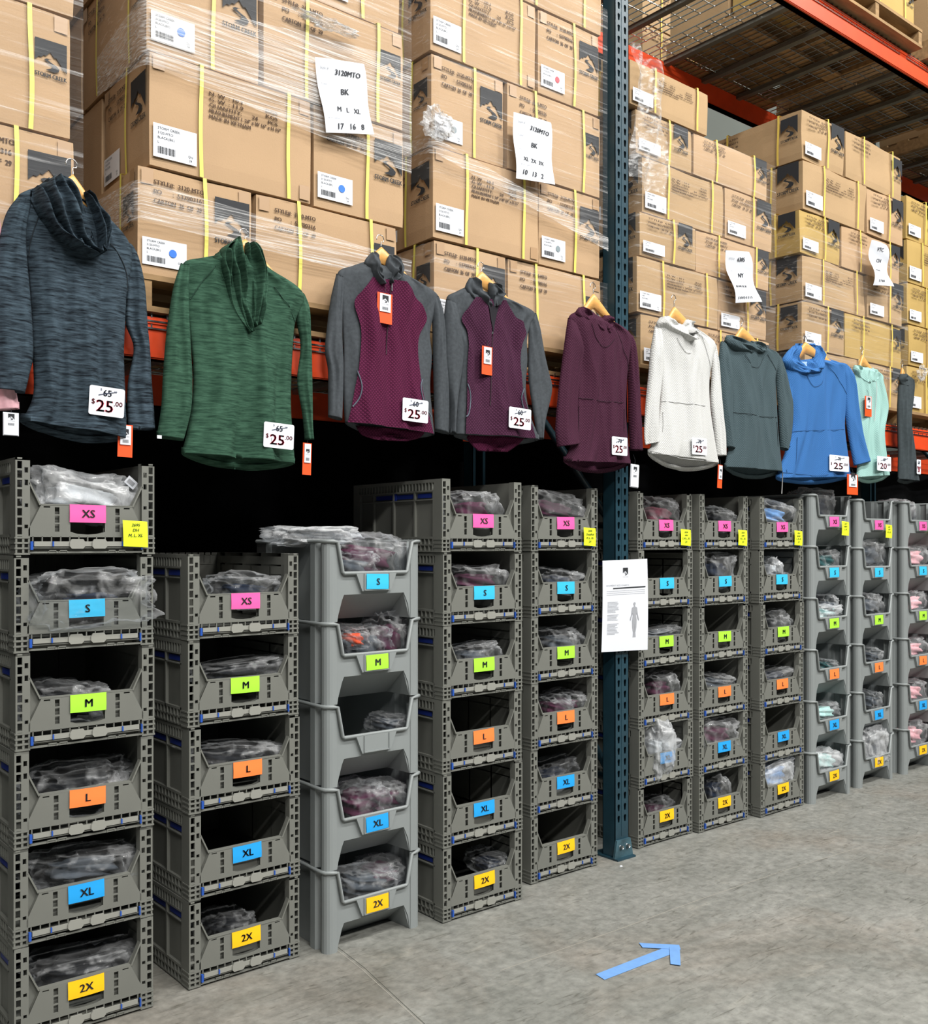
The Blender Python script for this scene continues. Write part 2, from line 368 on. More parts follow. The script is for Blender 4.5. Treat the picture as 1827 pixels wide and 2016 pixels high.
def pallet(x, y, z, wx, label, dy=1.04):
    root = empty('wooden_pallet', (x, y, z), label, 'pallet', 'wooden pallets')
    H = .115
    b = MB()
    for i in range(7):
        yy = i*(dy-.09)/6; b.box(0, wx, yy, yy+.09, H-.017, H)
    b.build('top_board', WOODP, root)
    b = MB()
    for yy in (0, dy/2-.05, dy-.1): b.box(0, wx, yy, yy+.1, 0, .017)
    b.build('bottom_board', WOODP, root)
    for xx in (0, wx/2-.02, wx-.04): MB().box(xx, xx+.04, .004, dy-.004, .017, H-.017).build('stringer', WOODP, root)
    return root

# ---------------------------------------------------------------- cartons
TXT_S = {'3120': ['STYLE#:  3120-MTO', 'PO      :  53790316', 'CARTON  36  OF  29'], '6305': ['STYLE#  6305', 'PO#  53790071', 'CARTON    20  OF  40']}
TXT_N = ['N. W. : 10.1            KGS', 'G. W. : 11.9            KGS', 'QUANTITY:      24      PCS', 'MEASUREMENT L 24" x W 16" x H 15"', 'MADE IN VIETNAM']
def round_box(w_, d, h, r, amp, seed):
    b = MB(); nx, ny, nz = 10, 8, 7
    def face(fn, nu, nv): b.grid(fn, nu, nv, 0, False)
    def rnd(p):
        x, y, z = p
        c = Vector((min(max(x, r), w_-r), min(max(y, r), d-r), min(max(z, r), h-r))); q = Vector(p)-c
        if q.length > r: q = q.normalized()*r; p = c+q
        p = Vector(p); nn = noise.noise(Vector((p.x*4+seed*3.1, p.y*4, p.z*5+seed)))*amp
        edge = min(min(x, w_-x)/.05, 1)*min(min(z, h-z)/.05, 1)
        cc = Vector((w_/2, d/2, h/2)); return p+(p-cc).normalized()*nn
    def ps(t, n, L):
        return t*L
    face(lambda u, v: rnd((u*w_, 0, v*h)), nx, nz); face(lambda u, v: rnd(((1-u)*w_, d, v*h)), nx, nz)
    face(lambda u, v: rnd((0, (1-u)*d, v*h)), ny, nz); face(lambda u, v: rnd((w_, u*d, v*h)), ny, nz)
    face(lambda u, v: rnd((u*w_, v*d, h)), nx, ny); face(lambda u, v: rnd((u*w_, (1-v)*d, 0)), nx, ny)
    return b
def carton(x, y, z, w_, d, h, kind, label, style='3120', m=None, side=False, dot=None, dent=0, rz=None, group='cardboard cartons on the rack', plain=False, strapm=None, lab=True):
    m = m or CARD; strapm = strapm or STRAPM
    rz = random.uniform(-.008, .008) if rz is None else rz
    root = empty('carton', (x, y, z), label, 'carton', group, rz)
    seed = random.random()*50; amp = .004+dent
    round_box(w_-.006, d-.004, h-.004, .008, amp, seed).build('box_body', m, root)
    E = .0015+amp*.72
    def front(u, v, q=0): return (u, -E-q, v)
    def left(u, v, q=0): return (-E-q, d-u, v)
    faces = [(front, w_, kind)]
    if side: faces.append((left, d, ('S' if kind[0] == 'L' else 'LS')))
    for fn, fw, kd in faces:
        sh = h/.363
        def rect(b, u0, u1, v0, v1, e=0, mi=0): b.add([fn(u0, v0, e), fn(u1, v0, e), fn(u1, v1, e), fn(u0, v1, e)], [(0, 1, 2, 3)], mi)
        tps = [(.012, .05, h-.058, h-.011), (fw-.055, fw-.017, h-.058, h-.011)]
        if kd == 'LN': tps.append((fw-.055, fw-.015, .011, .06))
        for tq in tps:
            if not plain and not dent:
                tp = MB(); rect(tp, *tq, -.0014); tp.build('packing_tape', TAPE, root)
        us = {'S': (.56,), 'LN': (.29, .83), 'LS': (.28, .79)}[kd]
        for k in us:
            b = MB(); u = k*fw
            n = 8
            def sp(t, s): 
                v = .0+t*h; return fn(u+s*.0065+.003*math.sin(t*5+seed), v, .002+.003*math.sin(math.pi*t))
            b.add([sp(i/n, s) for i in range(n+1) for s in (-1, 1)]+[fn(u-.0065, h+.001, -.03), fn(u+.0065, h+.001, -.03)], [(2*i, 2*i+1, 2*i+3, 2*i+2) for i in range(n+1)])
            b.build('strap', strapm, root)
        if plain: continue
        lg = MB(); tx = MB()
        if kd == 'S':
            s = .31*fw if h > .3 else min(.31*fw, h*.50)
            logo(lg, .645*fw, h*.50 if h > .3 else h*.48, s, fn)
            for i, t in enumerate(TXT_S[style]): text(tx, t, .13*fw, h-.058*sh-i*.031*sh, .0150*sh, fn, width=fw*(.40 if i else .42), bold=.0010)
            if lab: lb = (.035*fw, .40*fw, .035*sh, .125*sh)
        elif kd == 'LS':
            s = .155*fw if h > .3 else min(.16*fw, h*.50)
            logo(lg, fw-.025-s if fw-.025-s > .86*fw else .87*fw-.06*fw, h*.50, s*.95, fn) if False else logo(lg, fw-.02-s, h*.5, s, fn)
            for i, t in enumerate(TXT_S[style]): text(tx, t, .12*fw, h-.058*sh-i*.031*sh, .0150*sh, fn, width=fw*.27, bold=.0010)
            lb = None
        else:
            for i, t in enumerate(TXT_N): text(tx, t, .34*fw, h-.090*sh-i*.0185*sh, .0118*sh, fn, width=fw*(.42, .42, .42, .44, .25)[i], bold=.0009)
            lb = (.02*fw, .265*fw, .03*sh, .135*sh)
            if lg is not None and lg.v == []: pass
        if kd != 'LN': lg.build('printed_logo', INK, root)
        tx.build('printed_text', INK2, root)
        if kd != 'LS' and lab:
            u0, u1, v0, v1 = lb; lw = u1-u0; lh = v1-v0
            b = MB(); rect(b, u0, u1, v0, v1, .0012); so = b.build('shipping_label', PAPER, root)
            b = MB(); lt = ['STORM CREEK', '3120-MTO' if style == '3120' else '6305', 'BLACK(BK)', 'L']
            f2 = lambda u, v, q=0: fn(u, v, .0022)
            for i, t in enumerate(lt): text(b, t, u0+lw*.10, v1-lh*(.16+.14*i), lh*.075, f2)
            text(b, 'Qty', u1-lw*.2, v0+lh*.20, lh*.07, f2); text(b, '24', u1-lw*.18, v0+lh*.08, lh*.07, f2)
            b.build('printed_text', INK, so)
            b = MB(); uu = u0+lw*.1
            while uu < u0+lw*.5:
                ww = random.choice((.001, .0018, .0026)); rect(b, uu, uu+ww, v0+lh*.12, v0+lh*.33, .0022); uu += ww+random.choice((.001, .0016))
            b.build('barcode', INK, so)
            if dot and fn is front:
                b = MB(); cu, cv, rr = u0+lw*.68, v0+lh*.55, lh*.15
                b.add([fn(cu+rr*math.cos(i*.4189), cv+rr*math.sin(i*.4189), .003) for i in range(15)], [tuple(range(15))]); b.build('dot_sticker', dot, so)
    return root
BDOT = mat('blue_dot_sticker', '2a6fd0', .5); RDOT = mat('red_dot_sticker', 'e0424e', .5); GDOT = mat('grey_dot_sticker', '7d8a90', .5)
ORD = ['bottom', 'second', 'third', 'fourth', 'fifth', 'sixth', 'seventh']
def stack(xl, y, z0, heights, rows, Lw, Sw, where, style, mats, dent=0, strapm=None, jit=.008, back=True, shade_back=False):
    z = z0
    for r, (h, (kinds, off, dots)) in enumerate(zip(heights, rows)):
        x = xl+off
        for i, kd in enumerate(kinds):
            w_ = Sw if kd == 'S' else Lw; d = Lw if kd == 'S' else Sw
            side = 'left' if i == 0 else 'right'
            look = {'S': 'logo end', 'LN': 'weight side', 'LS': 'style side'}[kd]
            carton(x, y+random.uniform(0, .012), z, w_, d, h, kd, f'carton, {look} out, {side} in {ORD[r]} layer, {where}', style, mats[(r*2+i) % len(mats)], side=(i == 0), dot=dots[i] if dots else None, dent=dent, strapm=strapm, rz=random.uniform(-1, 1)*.006*(1+dent*150))
            if shade_back or (back and i == 0):
                d2 = min(1.02-d, .58)
                if d2 > .3: carton(x, y+d+.03, z, w_, d2-.02, h, 'S', f'carton behind the {side} one in {ORD[r]} layer, {where}', style, mats[(r*2+i) % len(mats)], side=False, plain=True, strapm=strapm)
            x += w_+.006
        z += h
P0 = 'the pallet at the left edge'; PA = 'the pallet above the green top'; PB = 'the pallet left of the teal post'
PC = 'the pallet right of the teal post'; PD = 'the second pallet right of the post'; PE = 'the pallet at the right edge'
H = .363
# pallet 0
pallet(-.02, 2.98, 2.135, 1.0, 'wooden pallet under '+P0.replace('the pallet', 'the cartons'))
stack(.0, 3.0, 2.25, [.36, H, H, H], [(['LN', 'S'], .0, None), (['S', 'LS'], -.01, None), (['LN', 'S'], .0, None), (['S', 'LS'], .0, None)], .58, .39, P0, '3120', [CARD], shade_back=True)  # unseen back cartons added here to shade the side of the next pallet
# pallet A
pallet(1.16, 2.985, 2.135, 1.03, 'wooden pallet under the cartons above the green top')
stack(1.16, 3.0, 2.25, [H-.02, H, H, H], [(['S', 'LS'], .0, (BDOT, None)), (['LN', 'S'], .035, (None, BDOT)), (['S', 'LS'], .03, (BDOT, None)), (['LN', 'S'], .02, None)], .585, .395, PA, '3120', [CARD])
# pallet B
pallet(2.30, 3.03, 2.135, 1.0, 'wooden pallet under the wrapped cartons left of the teal post')
stack(2.345, 3.05, 2.25, [.355, H, H, H, H], [(['S', 'LS'], .01, None), (['LN', 'S'], .0, (None, GDOT)), (['S', 'LS'], .0, (GDOT, None)), (['LN', 'S'], -.01, (None, RDOT)), (['S', 'LS'], 0, None)], .57, .385, PB, '3120', [CARD])
# pallet C
pallet(3.56, 3.08, 2.147, 1.08, 'wooden pallet under the wrapped cartons right of the teal post')
stack(3.60, 3.1, 2.262, [.25, .27, .215, .268, .215], [(['S', 'LS'], .03, None), (['LN', 'S'], .0, None), (['S', 'LS'], .02, None), (['LN', 'S'], .05, None), (['S', 'LS'], .0, None)], .635, .43, PC, '6305', [CARDB, CARD], dent=.004, strapm=STRAPY)
carton(3.55, 3.1, 3.482, .60, .42, .215, 'LN', 'cardboard carton lying alone on top of '+PC, '6305', CARDB, side=True, dent=.003, strapm=STRAPY)
# pallet D
pallet(4.98, 3.08, 2.147, 1.14, 'wooden pallet under the second stack of cartons right of the teal post')
stack(5.015, 3.1, 2.262, [.262, .266, .262, .25, .285, .285], [(['LN', 'S'], .02, None), (['S', 'LS'], .0, None), (['LN', 'S'], .0, None), (['S', 'LS'], -.03, None), (['LN', 'S'], .0, None), (['S', 'LS'], .0, None)], .69, .445, PD, '6305', [CARDB, CARDB, CARDB, CARDY, CARDB, CARDB, CARDY, CARD, CARDB, CARD, CARDB, CARDB], dent=.009, strapm=STRAPY)
# pallet E
pallet(6.2, 3.08, 2.147, 1.1, 'wooden pallet under the yellowish cartons at the right edge')
stack(6.21, 3.1, 2.262, [.30, .265, .265, .28, .28], [(['S', 'LS'], .0, None), (['S', 'LS'], .02, None), (['S', 'LS'], .0, None), (['LN', 'S'], .0, None), (['S', 'LS'], .0, None)], .64, .43, PE, '6305', [CARDY], dent=.006, strapm=STRAPY)
# upper level
for i, (x, wd, tx) in enumerate(((7.6, 1.0, 'added past the far upright for shade'), (4.98, 1.08, 'jutting over the orange beam'), (6.2, 1.05, 'in the top right corner'))):  # the load beyond the far upright is added to darken that bay
    pallet(x, 2.93, 4.468, wd, f'wooden pallet on the upper deck {tx}', 1.12)
    for r in range(2):
        for k, (kd, w_, d) in enumerate((('S', .42, .6), ('LS', .6, .42))):
            carton(x+.02+(0 if k == 0 else .44), 2.97, 4.585+r*.30, w_, d, .295, kd, f'carton, {["lower", "upper"][r]} {["left", "right"][k]}, on the upper shelf pallet {tx}', '6305', CARDY if i == 1 else CARDB, dent=.003, strapm=STRAPY, plain=False)
            carton(x+.02+(0 if k == 0 else .44), 2.97+d+.02, 4.585+r*.30, w_, 1.05-d, .295, 'S', f'plain carton added at the back to block light, {["lower", "upper"][r]} {["left", "right"][k]}, upper shelf pallet {tx}', '6305', CARDB, plain=True, strapm=STRAPY)  # rear cartons added to block light coming down through the upper deck
# far stack seen through the deck, on the rack run behind
for r in range(9):
    carton(5.4, 4.6, 3.9+r*.3, .72, .4, .295, 'LS', f'carton in the far stack behind the upper wire deck, layer {["one","two","three","four","five","six","seven","eight","nine"][r]} up', '6305', CARDB, strapm=STRAPY)

# stretch film round the pallets
def wrap(pts_fn, name, m, label, nu=50, nv=14):
    b = MB(); b.grid(pts_fn, nu, nv, 0, True); o = b.build(name, m); return tag(o, label, 'stretch film')
def film_sheet(x0, x1, y, depth, z0, z1, label, m=None, amp=.006, seed=0, slope=0, slope1=None, right=False):
    slope1 = slope if slope1 is None else slope1
    per = depth+(x1-x0)
    def fn(u, v):
        s = u*per
        zb = z0+slope*u*per; zt = z1+slope1*u*per
        z = zb+(zt-zb)*v
        nn = noise.noise(Vector((s*3+seed, z*14, seed)))*amp+noise.noise(Vector((s*9, z*40+seed, 3)))*amp*.5
        if s < depth: return (x0-.012-abs(nn), y+depth-s, z)
        return (x0+s-depth, y-.012-abs(nn), z)
    return wrap(fn, 'stretch_film', m or FILM, label, 70, 16)
film_sheet(1.155, 2.185, 2.985, .5, 2.42, 2.56, 'clear stretch film band pulled tight across the bottom cartons above the green top', FILMB, seed=1, slope=-.03, slope1=-.06)
film_sheet(1.18, 2.185, 2.985, .4, 2.93, 3.06, 'clear stretch film sagging diagonally under the handwritten sheet', FILMB, seed=2, slope=-.1, slope1=.11)
film_sheet(1.18, 2.185, 2.985, .4, 3.03, 3.6, 'clear stretch film over the upper cartons of the pallet above the green top', FILM, seed=3, slope=-.12, slope1=0)
film_sheet(2.33, 3.31, 3.035, .6, 2.30, 2.58, 'clear stretch film across the bottom cartons of the pallet left of the teal post', FILM, seed=4)
film_sheet(2.33, 3.31, 3.035, .6, 2.86, 3.9, 'clear stretch film over the upper cartons left of the teal post', FILM, seed=5, slope=-.06)
film_sheet(2.33, 3.31, 3.03, .3, 2.98, 3.04, 'rope of bunched stretch film running down from the corner left of the teal post', FILMB, seed=6, slope=-.20, slope1=-.20)
film_sheet(-.05, .985, 2.985, .1, 2.25, 3.6, 'clear stretch film over the cartons at the far left edge', FILM, seed=7)
film_sheet(3.58, 4.69, 3.08, .9, 2.35, 3.45, 'clear stretch film round the cartons right of the teal post', FILM, seed=8)
film_sheet(4.97, 6.14, 3.075, .9, 2.35, 3.18, 'clear stretch film round the second stack past the post', FILM, seed=9)
def wad(loc, r, label, seed, sx=1, sz=1):
    b = MB()
    def fn(u, v):
        th = u*2*math.pi; ph = v*math.pi; d = Vector((math.sin(ph)*math.cos(th), math.sin(ph)*math.sin(th), math.cos(ph)))
        k = r*(.75+.5*noise.noise(d*2.2+Vector((seed,)*3))+.3*noise.noise(d*6+Vector((seed,)*3)))
        return (d.x*k*sx, d.y*k*.6, d.z*k*sz)
    b.grid(fn, 30, 18, 0, False); tag(b.build('film_wad', WADM, None, loc), label, 'film wad')
wad(W(862, 243, 3.02), .085, 'crumpled knot of clear film at the carton corner left of the teal post', 3, 1, .8)
wad(W(648, 48, 2.96), .05, 'bunched rope of clear film near the top above the handwritten sheet', 5, 3.0, .45)
wad(W(1815, 735, 3.05), .06, 'crumpled clear film hanging by the yellowish cartons at the right edge', 8, .7, 1)
def hanging_film():
    b = MB(); xa = 3.50; 
    def fn(u, v):
        x = 3.50+.22*u+.05*math.sin(v*3); z = 3.74-.62*v-.05*u
        return (x, 3.06-.03*math.sin(u*9+v*6)-.02*noise.noise(Vector((u*5, v*6, 2))), z)
    b.grid(fn, 24, 40, 0, True); tag(b.build('stretch_film', film('loose_stretch_film', .04, .5, 9, (2, 4, 5), .14, p0=.46, p1=.72, edge=.25, bump=.6, diff=.8)), 'loose clear film hanging down over the topmost cartons beside the teal post', 'stretch film')
hanging_film()

# handwritten sheets
def sheet(px, Y, lines, label, wav=.006, tilt=0):
    """px: four corners TL TR BR BL"""
    tl, tr, br, bl = [W(x, y, Y) for x, y in px]; root = None
    def fn(u, v, q=0):
        p = (tl*(1-u)+tr*u)*v+(bl*(1-u)+br*u)*(1-v); return (p.x, p.y-wav*math.sin(v*7+u*2)-.006-q, p.z)
    b = MB(); b.grid(fn, 8, 16, 0, True); o = b.build('paper_sheet', PAPER); tag(o, label, 'paper sheet')
    wd = (tr-tl).length; ht = (tl-bl).length
    b = MB(); g = MB()
    for (t, u, v, h, rot, hand) in lines:
        f2 = lambda uu, vv, q=0: fn(uu/wd, vv/ht, .002)
        text(b if hand else g, t, u*wd, v*ht, h*ht, f2, bold=.0011 if hand else 0, rot=rot, slant=.15 if hand else 0)
    if b.v: b.build('handwriting', BLK, o)
    if g.v: g.build('printed_text', GREYT, o)
sheet([(617, 114), (714, 128), (733, 267), (640, 262)], 2.968, [('Style #', .08, .86, .035, 0, 0), ('3120MTO', .36, .80, .07, -.05, 1), ('Color', .08, .66, .03, 0, 0), ('BK', .45, .54, .08, .05, 1), ('Size', .08, .42, .03, 0, 0), ('M   L   XL', .3, .30, .07, -.03, 1), ('# of Carton', .08, .19, .03, 0, 0), ('17   16   8', .25, .05, .08, .02, 1)], 'white sheet with black handwriting under film above the first dark burgundy jacket')
sheet([(1008, 222), (1082, 243), (1089, 365), (1014, 352)], 3.005, [('Style #', .12, .87, .035, 0, 0), ('3120MTO', .42, .80, .065, -.1, 1), ('Color', .12, .68, .035, 0, 0), ('BK', .46, .54, .075, 0, 1), ('Size', .12, .47, .035, 0, 0), ('XL  2X  3X', .2, .30, .065, -.05, 1), ('# of Carton', .12, .22, .035, 0, 0), ('10   13   2', .16, .08, .075, -.05, 1)], 'white sheet with black handwriting taped to the cartons left of the teal post')
sheet([(1424, 494), (1471, 497), (1495, 595), (1446, 597)], 3.05, [('STYLE #', .12, .84, .03, 0, 0), ('6305', .42, .80, .075, 0, 1), ('Color', .12, .62, .03, 0, 0), ('NY', .42, .50, .085, 0, 1), ('XS S M L XL 2X', .1, .30, .04, 0, 1), ('# of Carton', .2, .19, .03, 0, 0), ('1 4 4 5 5 3 1 5', .1, .07, .05, 0, 1)], 'white sheet with black handwriting on the cartons above the slate hoodie', .012)
sheet([(1711, 473), (1742, 484), (1754, 565), (1717, 562)], 3.035, [('VTC', .35, .80, .08, 0, 1), ('CH', .42, .56, .08, 0, 1), ('XS S M L', .2, .34, .04, 0, 1), ('# of Carton', .3, .2, .03, 0, 0), ('2 7 8 8', .2, .08, .05, 0, 1)], 'small wavy white sheet with handwriting on the second stack right of the post', .016)

# ---------------------------------------------------------------- black curtain added to keep the space behind the crates dark
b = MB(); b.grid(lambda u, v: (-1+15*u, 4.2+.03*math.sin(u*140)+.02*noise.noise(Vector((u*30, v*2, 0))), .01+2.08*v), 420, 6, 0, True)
tag(b.build('black_backdrop', mat('flat_black_backdrop', '0a0b0d', .9, spec=.1)), 'black curtain hanging under the lower shelf behind the crates', 'backdrop')

# ---------------------------------------------------------------- crates
CP = .276
def make_crate():
    root = empty('storage_crate', (0, 0, 0), 'x', 'crate')
    Hh = CP-.002
    for s in (-1, 1):
        b = MB(); X = lambda a, c: (min(s*a, s*c), max(s*a, s*c))
        def bx(a, c, y0, y1, z0, z1, bb=None): x0, x1 = X(a, c); (bb or b).box(x0, x1, y0, y1, z0, z1)
        # corner post lattice
        bx(.2, .195, 0, .008, 0, Hh); bx(.182, .176, 0, .008, 0, Hh); bx(.166, .161, 0, .03, 0, Hh)
        for k in range(9): z = .052+k*.0265; bx(.195, .182, 0, .008, z, z+.0055)
        for (z0, z1) in ((.05, .075), (.085, .135), (.145, .196), (.212, .232), (.247, Hh)): bx(.176, .166, 0, .004, z0, z1)
        bx(.2, .161, 0, .008, Hh-.007, Hh)
        for z in (0, .016, .031, .046): bx(.2, .161, -.001, .02, z, z+.005)
        bx(.199, .165, .012, .016, .0, .05)
        bx(.2, .197, .008, .05, 0, Hh)
        for z in (.0, .016, .031, .046): bx(.202, .197, 0, .05, z, z+.005)
        b.build('corner_post', CRATE, root)
        b = MB(); bx(.190, .187, .05, .56, .05, Hh); bx(.2, .187, .05, .56, Hh-.012, Hh); bx(.2, .187, .05, .56, .228, .234)
        y = .06
        while y < .55: bx(.2, .188, y, y+.005, .234, Hh-.012); y += .021
        bx(.2, .187, .05, .56, .05, .058)
        for y in (.05, .17, .31, .45, .55): bx(.2, .187, y, y+.008, .05, .23)
        bx(.2, .187, .05, .56, .196, .200)
        y = .055
        while y < .56: bx(.2, .192, y, y+.005, 0, .05); y += .026
        for z in (0, .024): bx(.2, .190, .05, .56, z, z+.005)
        bx(.192, .189, .05, .56, .0, .05)
        bx(.2, .187, .56, .6, 0, Hh)
        b.build('side_wall', CRATE, root)
        b = MB(); bx(.194, .190, .075, .16, .205, .222); bx(.194, .190, .18, .30, .205, .222); bx(.194, .190, .33, .44, .205, .222); bx(.197, .190, .30, .325, .200, .227)
        b.build('side_latch', NAVY, root)
        for (x, wd, z0, z1) in ((.158, .0035 if s < 0 else .0018, .014, .038), (.10, .002, .024, .038)):
            x0, x1 = X(x-wd, x+wd); c = MB(); c.box(x0, x1, -.009, .0, z0, z1); c.build('blue_clip', BLUE, root)
    b = MB(); b.box(-.19, .19, .588, .592, .05, Hh); b.box(-.19, .19, .586, .6, Hh-.01, Hh); b.box(-.19, .19, .586, .6, .228, .234)
    x = -.18
    while x < .18: b.box(x, x+.005, .586, .6, .234, Hh); x += .026
    for x in (-.1, 0, .1): b.box(x-.003, x+.003, .58, .59, .05, .23)
    b.box(-.19, .19, .586, .6, 0, .05)
    b.build('rear_wall', CRATED, root)
    b = MB(); b.box(-.19, .19, .02, .59, .028, .034); b.box(-.162, .162, .070, .076, 0, .034); b.build('base', CRATED, root)
    b = MB()
    handle = [(-.05, .066), (-.03, .060), (0, .058), (.03, .060), (.05, .066), (.05, .093), (-.05, .093)]
    b.prism([[(-.164, .05), (.164, .05), (.164, .207), (.128, .142), (-.128, .142), (-.164, .207)], handle], .016, .020)
    slots = []
    for sx in (-.087, .087):
        for z0, z1 in ((.066, .088), (.092, .112), (.116, .136)): slots.append([(sx-.0065, z0), (sx+.0065, z0), (sx+.0065, z1), (sx-.0065, z1)])
    for sx in (-.115, -.03, .03, .115): slots.append([(sx-.009, .1345), (sx+.009, .1345), (sx+.009, .1385), (sx-.009, .1385)])
    b.prism([[(-.165, .053), (.165, .053), (.165, .072), (.131, .142), (-.131, .142), (-.165, .072)], handle]+slots, 0, .004)
    b.box(-.131, .131, 0, .02, .141, .145)
    for s in (-1, 1):
        p0 = Vector((s*.131, 0, .143)); p1 = Vector((s*.162, 0, .205))
        b.add([(p0.x, 0, p0.z), (p0.x+s*.004, 0, p0.z-.002), (p1.x+s*.002, .0, p1.z-.002), (p1.x-s*.002, 0, p1.z), (p0.x, .02, p0.z), (p0.x+s*.004, .02, p0.z-.002), (p1.x+s*.002, .02, p1.z-.002), (p1.x-s*.002, .02, p1.z)],
              [(0, 1, 2, 3), (4, 7, 6, 5), (0, 3, 7, 4), (1, 5, 6, 2), (0, 4, 5, 1), (3, 2, 6, 7)])
        q0 = (s*.131, .142); q1 = (s*.165, .072)
        b.add([(q0[0], 0, q0[1]), (q1[0], 0, q1[1]), (q1[0], .018, q1[1]), (q0[0], .018, q0[1])], [(0, 1, 2, 3)])
    b.build('front_panel', CRATE, root)
    b = MB(); b.box(-.162, .162, -.001, .006, .051, .055)
    x = -.155
    while x < .16: b.box(x, x+.003, -.001, .006, .038, .052); x += .0255
    b.box(-.162, .162, -.001, .01, .004, .009); b.box(-.162, .162, -.001, .01, .018, .021)
    for sx in (-.1, -.07, .07, .1): b.box(sx-.012, sx+.012, -.003, 0, .010, .013); b.box(sx-.012, sx-.010, -.003, 0, .004, .013); b.box(sx+.010, sx+.012, -.003, 0, .004, .013)
    b.build('lower_lattice', CRATE, root)
    def bump(c): return [(c-.022, .024), (c-.016, .017), (c+.016, .017), (c+.022, .024), (c+.022, .036), (c+.016, .045), (c-.016, .045), (c-.022, .036)]
    b = MB(); b.prism([[(-.151, .024), (.151, .024), (.151, .038), (-.151, .038)]], -.005, .0); b.prism([bump(-.032)], -.009, -.004); b.prism([bump(.032)], -.009, -.004)
    b.build('latch_bar', LATCH, root)
    return root
SIZES = {'XS': ('pink', 'ff5fa8'), 'S': ('light blue', '36b9e6'), 'M': ('lime green', 'a9ea3e'), 'L': ('orange', 'ff8340'), 'XL': ('blue', '1f9fe8'), '2X': ('yellow', 'ffc412')}
def card_protos(w_, h_):
    d = {}
    for k, (nm, cc) in SIZES.items():
        m = mat(nm.replace(' ', '_')+'_size_card', cc, .55)
        b = MB(); b.grid(lambda u, v: (-w_/2+w_*u, -.002*math.sin(u*3.1)-.0008*math.sin(v*5), h_*v), 6, 4); me = b.mesh('size_card', m)
        t = MB(); text(t, k, 0, h_*.28, h_*.44, lambda u, v, q=0: (u, -.0042, v), center=True, bold=.0011); me2 = t.mesh('printed_letters', INK)
        d[k] = (me, me2)
    return d
CARDS = card_protos(.104, .052); CARDSB = card_protos(.096, .054)
def add_card(root, k, loc, d, rot=0):
    c = bpy.data.objects.new('size_card', d[k][0]); C.objects.link(c); c.parent = root; c.location = loc; c.rotation_euler = (0, rot, 0); c['label'] = SIZES[k][0]+f' paper card printed {k}'
    t = bpy.data.objects.new('printed_letters', d[k][1]); C.objects.link(t); t.parent = c
NOTE = mat('fluorescent_yellow_note', 'e2f22e', .6)
def add_note(root, loc, lines, w_=.075, h_=.078):
    b = MB(); b.grid(lambda u, v: (-w_/2+w_*u+.003*(1-v), -.003*math.sin(v*2.5)-.001, h_*v-.004*u), 4, 4); o = b.build('sticky_note', NOTE, root, loc); o['label'] = 'fluorescent yellow sticky note with handwriting'
    t = MB()
    for i, l in enumerate(lines): text(t, l, 0, h_*(.76-.2*i), .009, lambda u, v, q=0: (u+.001, -.0056, v), center=True, slant=.2, bold=.0003)
    t.build('handwriting', BLK, o)
CRATE_PROTO = make_crate(); used = [False]

# bagged garments -------------------------------------------------
CLOTH = {}
def cloth(k):
    if k not in CLOTH: CLOTH[k] = mat('folded_cloth_'+k, {'black': '16181c', 'navy': '1b2434', 'plum': '4a2338', 'pink': 'e9aeb4', 'mint': 'b5dcd6', 'blue': '6f9cd0', 'white': 'dcdfe2', 'grey': '4a4f55', 'teal': '2f5455', 'orange': 'd9512c', 'green': '2b4a3a', 'rose': '7d4a55'}[k], .85, spec=.15, noise_amt=.15, nscale=20)
    return CLOTH[k]
def bag(loc, size, col, label, seed, milky=False, rot=(0, 0, 0), lump=.7, group='bagged garments in the bins and crates', tagw=False, spiky=1.0):
    root = empty('bagged_garment', loc, label, 'bagged garment', group); root.rotation_euler = rot
    sx, sy, sz = [k/2 for k in size]; S = Vector((seed*1.7, seed*.9, seed*2.3))
    b = MB()
    def fn(u, v):
        th = u*2*math.pi; ph = v*math.pi
        d = Vector((math.sin(ph)*math.cos(th), math.sin(ph)*math.sin(th), math.cos(ph)))
        e = Vector([math.copysign(abs(c)**.62, c) for c in d])
        rg = 1-abs(noise.noise(d*2.6+S))*2.0
        r2 = 1-abs(noise.noise(d*5.5+S+Vector((3, 1, 2))))*2.6
        k = .78+.22*noise.noise(d*1.6+S)*spiky+.16*rg*spiky+.055*r2+.03*noise.noise(d*9+S)
        fl = 1+.25*max(0, noise.noise(d*3+S))*abs(d.x)
        return (e.x*sx*k*fl*1.1, e.y*sy*k, e.z*sz*k*1.1)
    b.grid(fn, 72, 44, 0, True); b.build('plastic_bag', BAGM if milky else BAG, root)
    b = MB()
    def fg(u, v):
        th = u*2*math.pi; ph = v*math.pi
        d = Vector((math.sin(ph)*math.cos(th), math.sin(ph)*math.sin(th), math.cos(ph)))
        e = Vector([math.copysign(abs(c)**.6, c) for c in d])
        k = lump*(.80+.14*noise.noise(d*1.8+S)+.10*math.sin(d.z*9+d.x*4+seed)+.08*noise.noise(d*5+S))
        return (e.x*sx*k, e.y*sy*k, e.z*sz*k*.85-sz*.08)
    b.grid(fg, 30, 18, 0, True); b.build('folded_garment', cloth(col), root)
    if tagw:
        b = MB(); b.box(-.018, .018, -.001, .001, -.013, .013); t = b.build('barcode_tag', PAPER, root, (sx*.75, -sy*.7, sz*.75)); t.rotation_euler = (0, .6, 0)
        b = MB()
        for i in range(8): b.box(-.012+i*.003, -.0108+i*.003, -.002, -.0012, -.008, .006)
        b.build('barcode', INK, t)
    return root
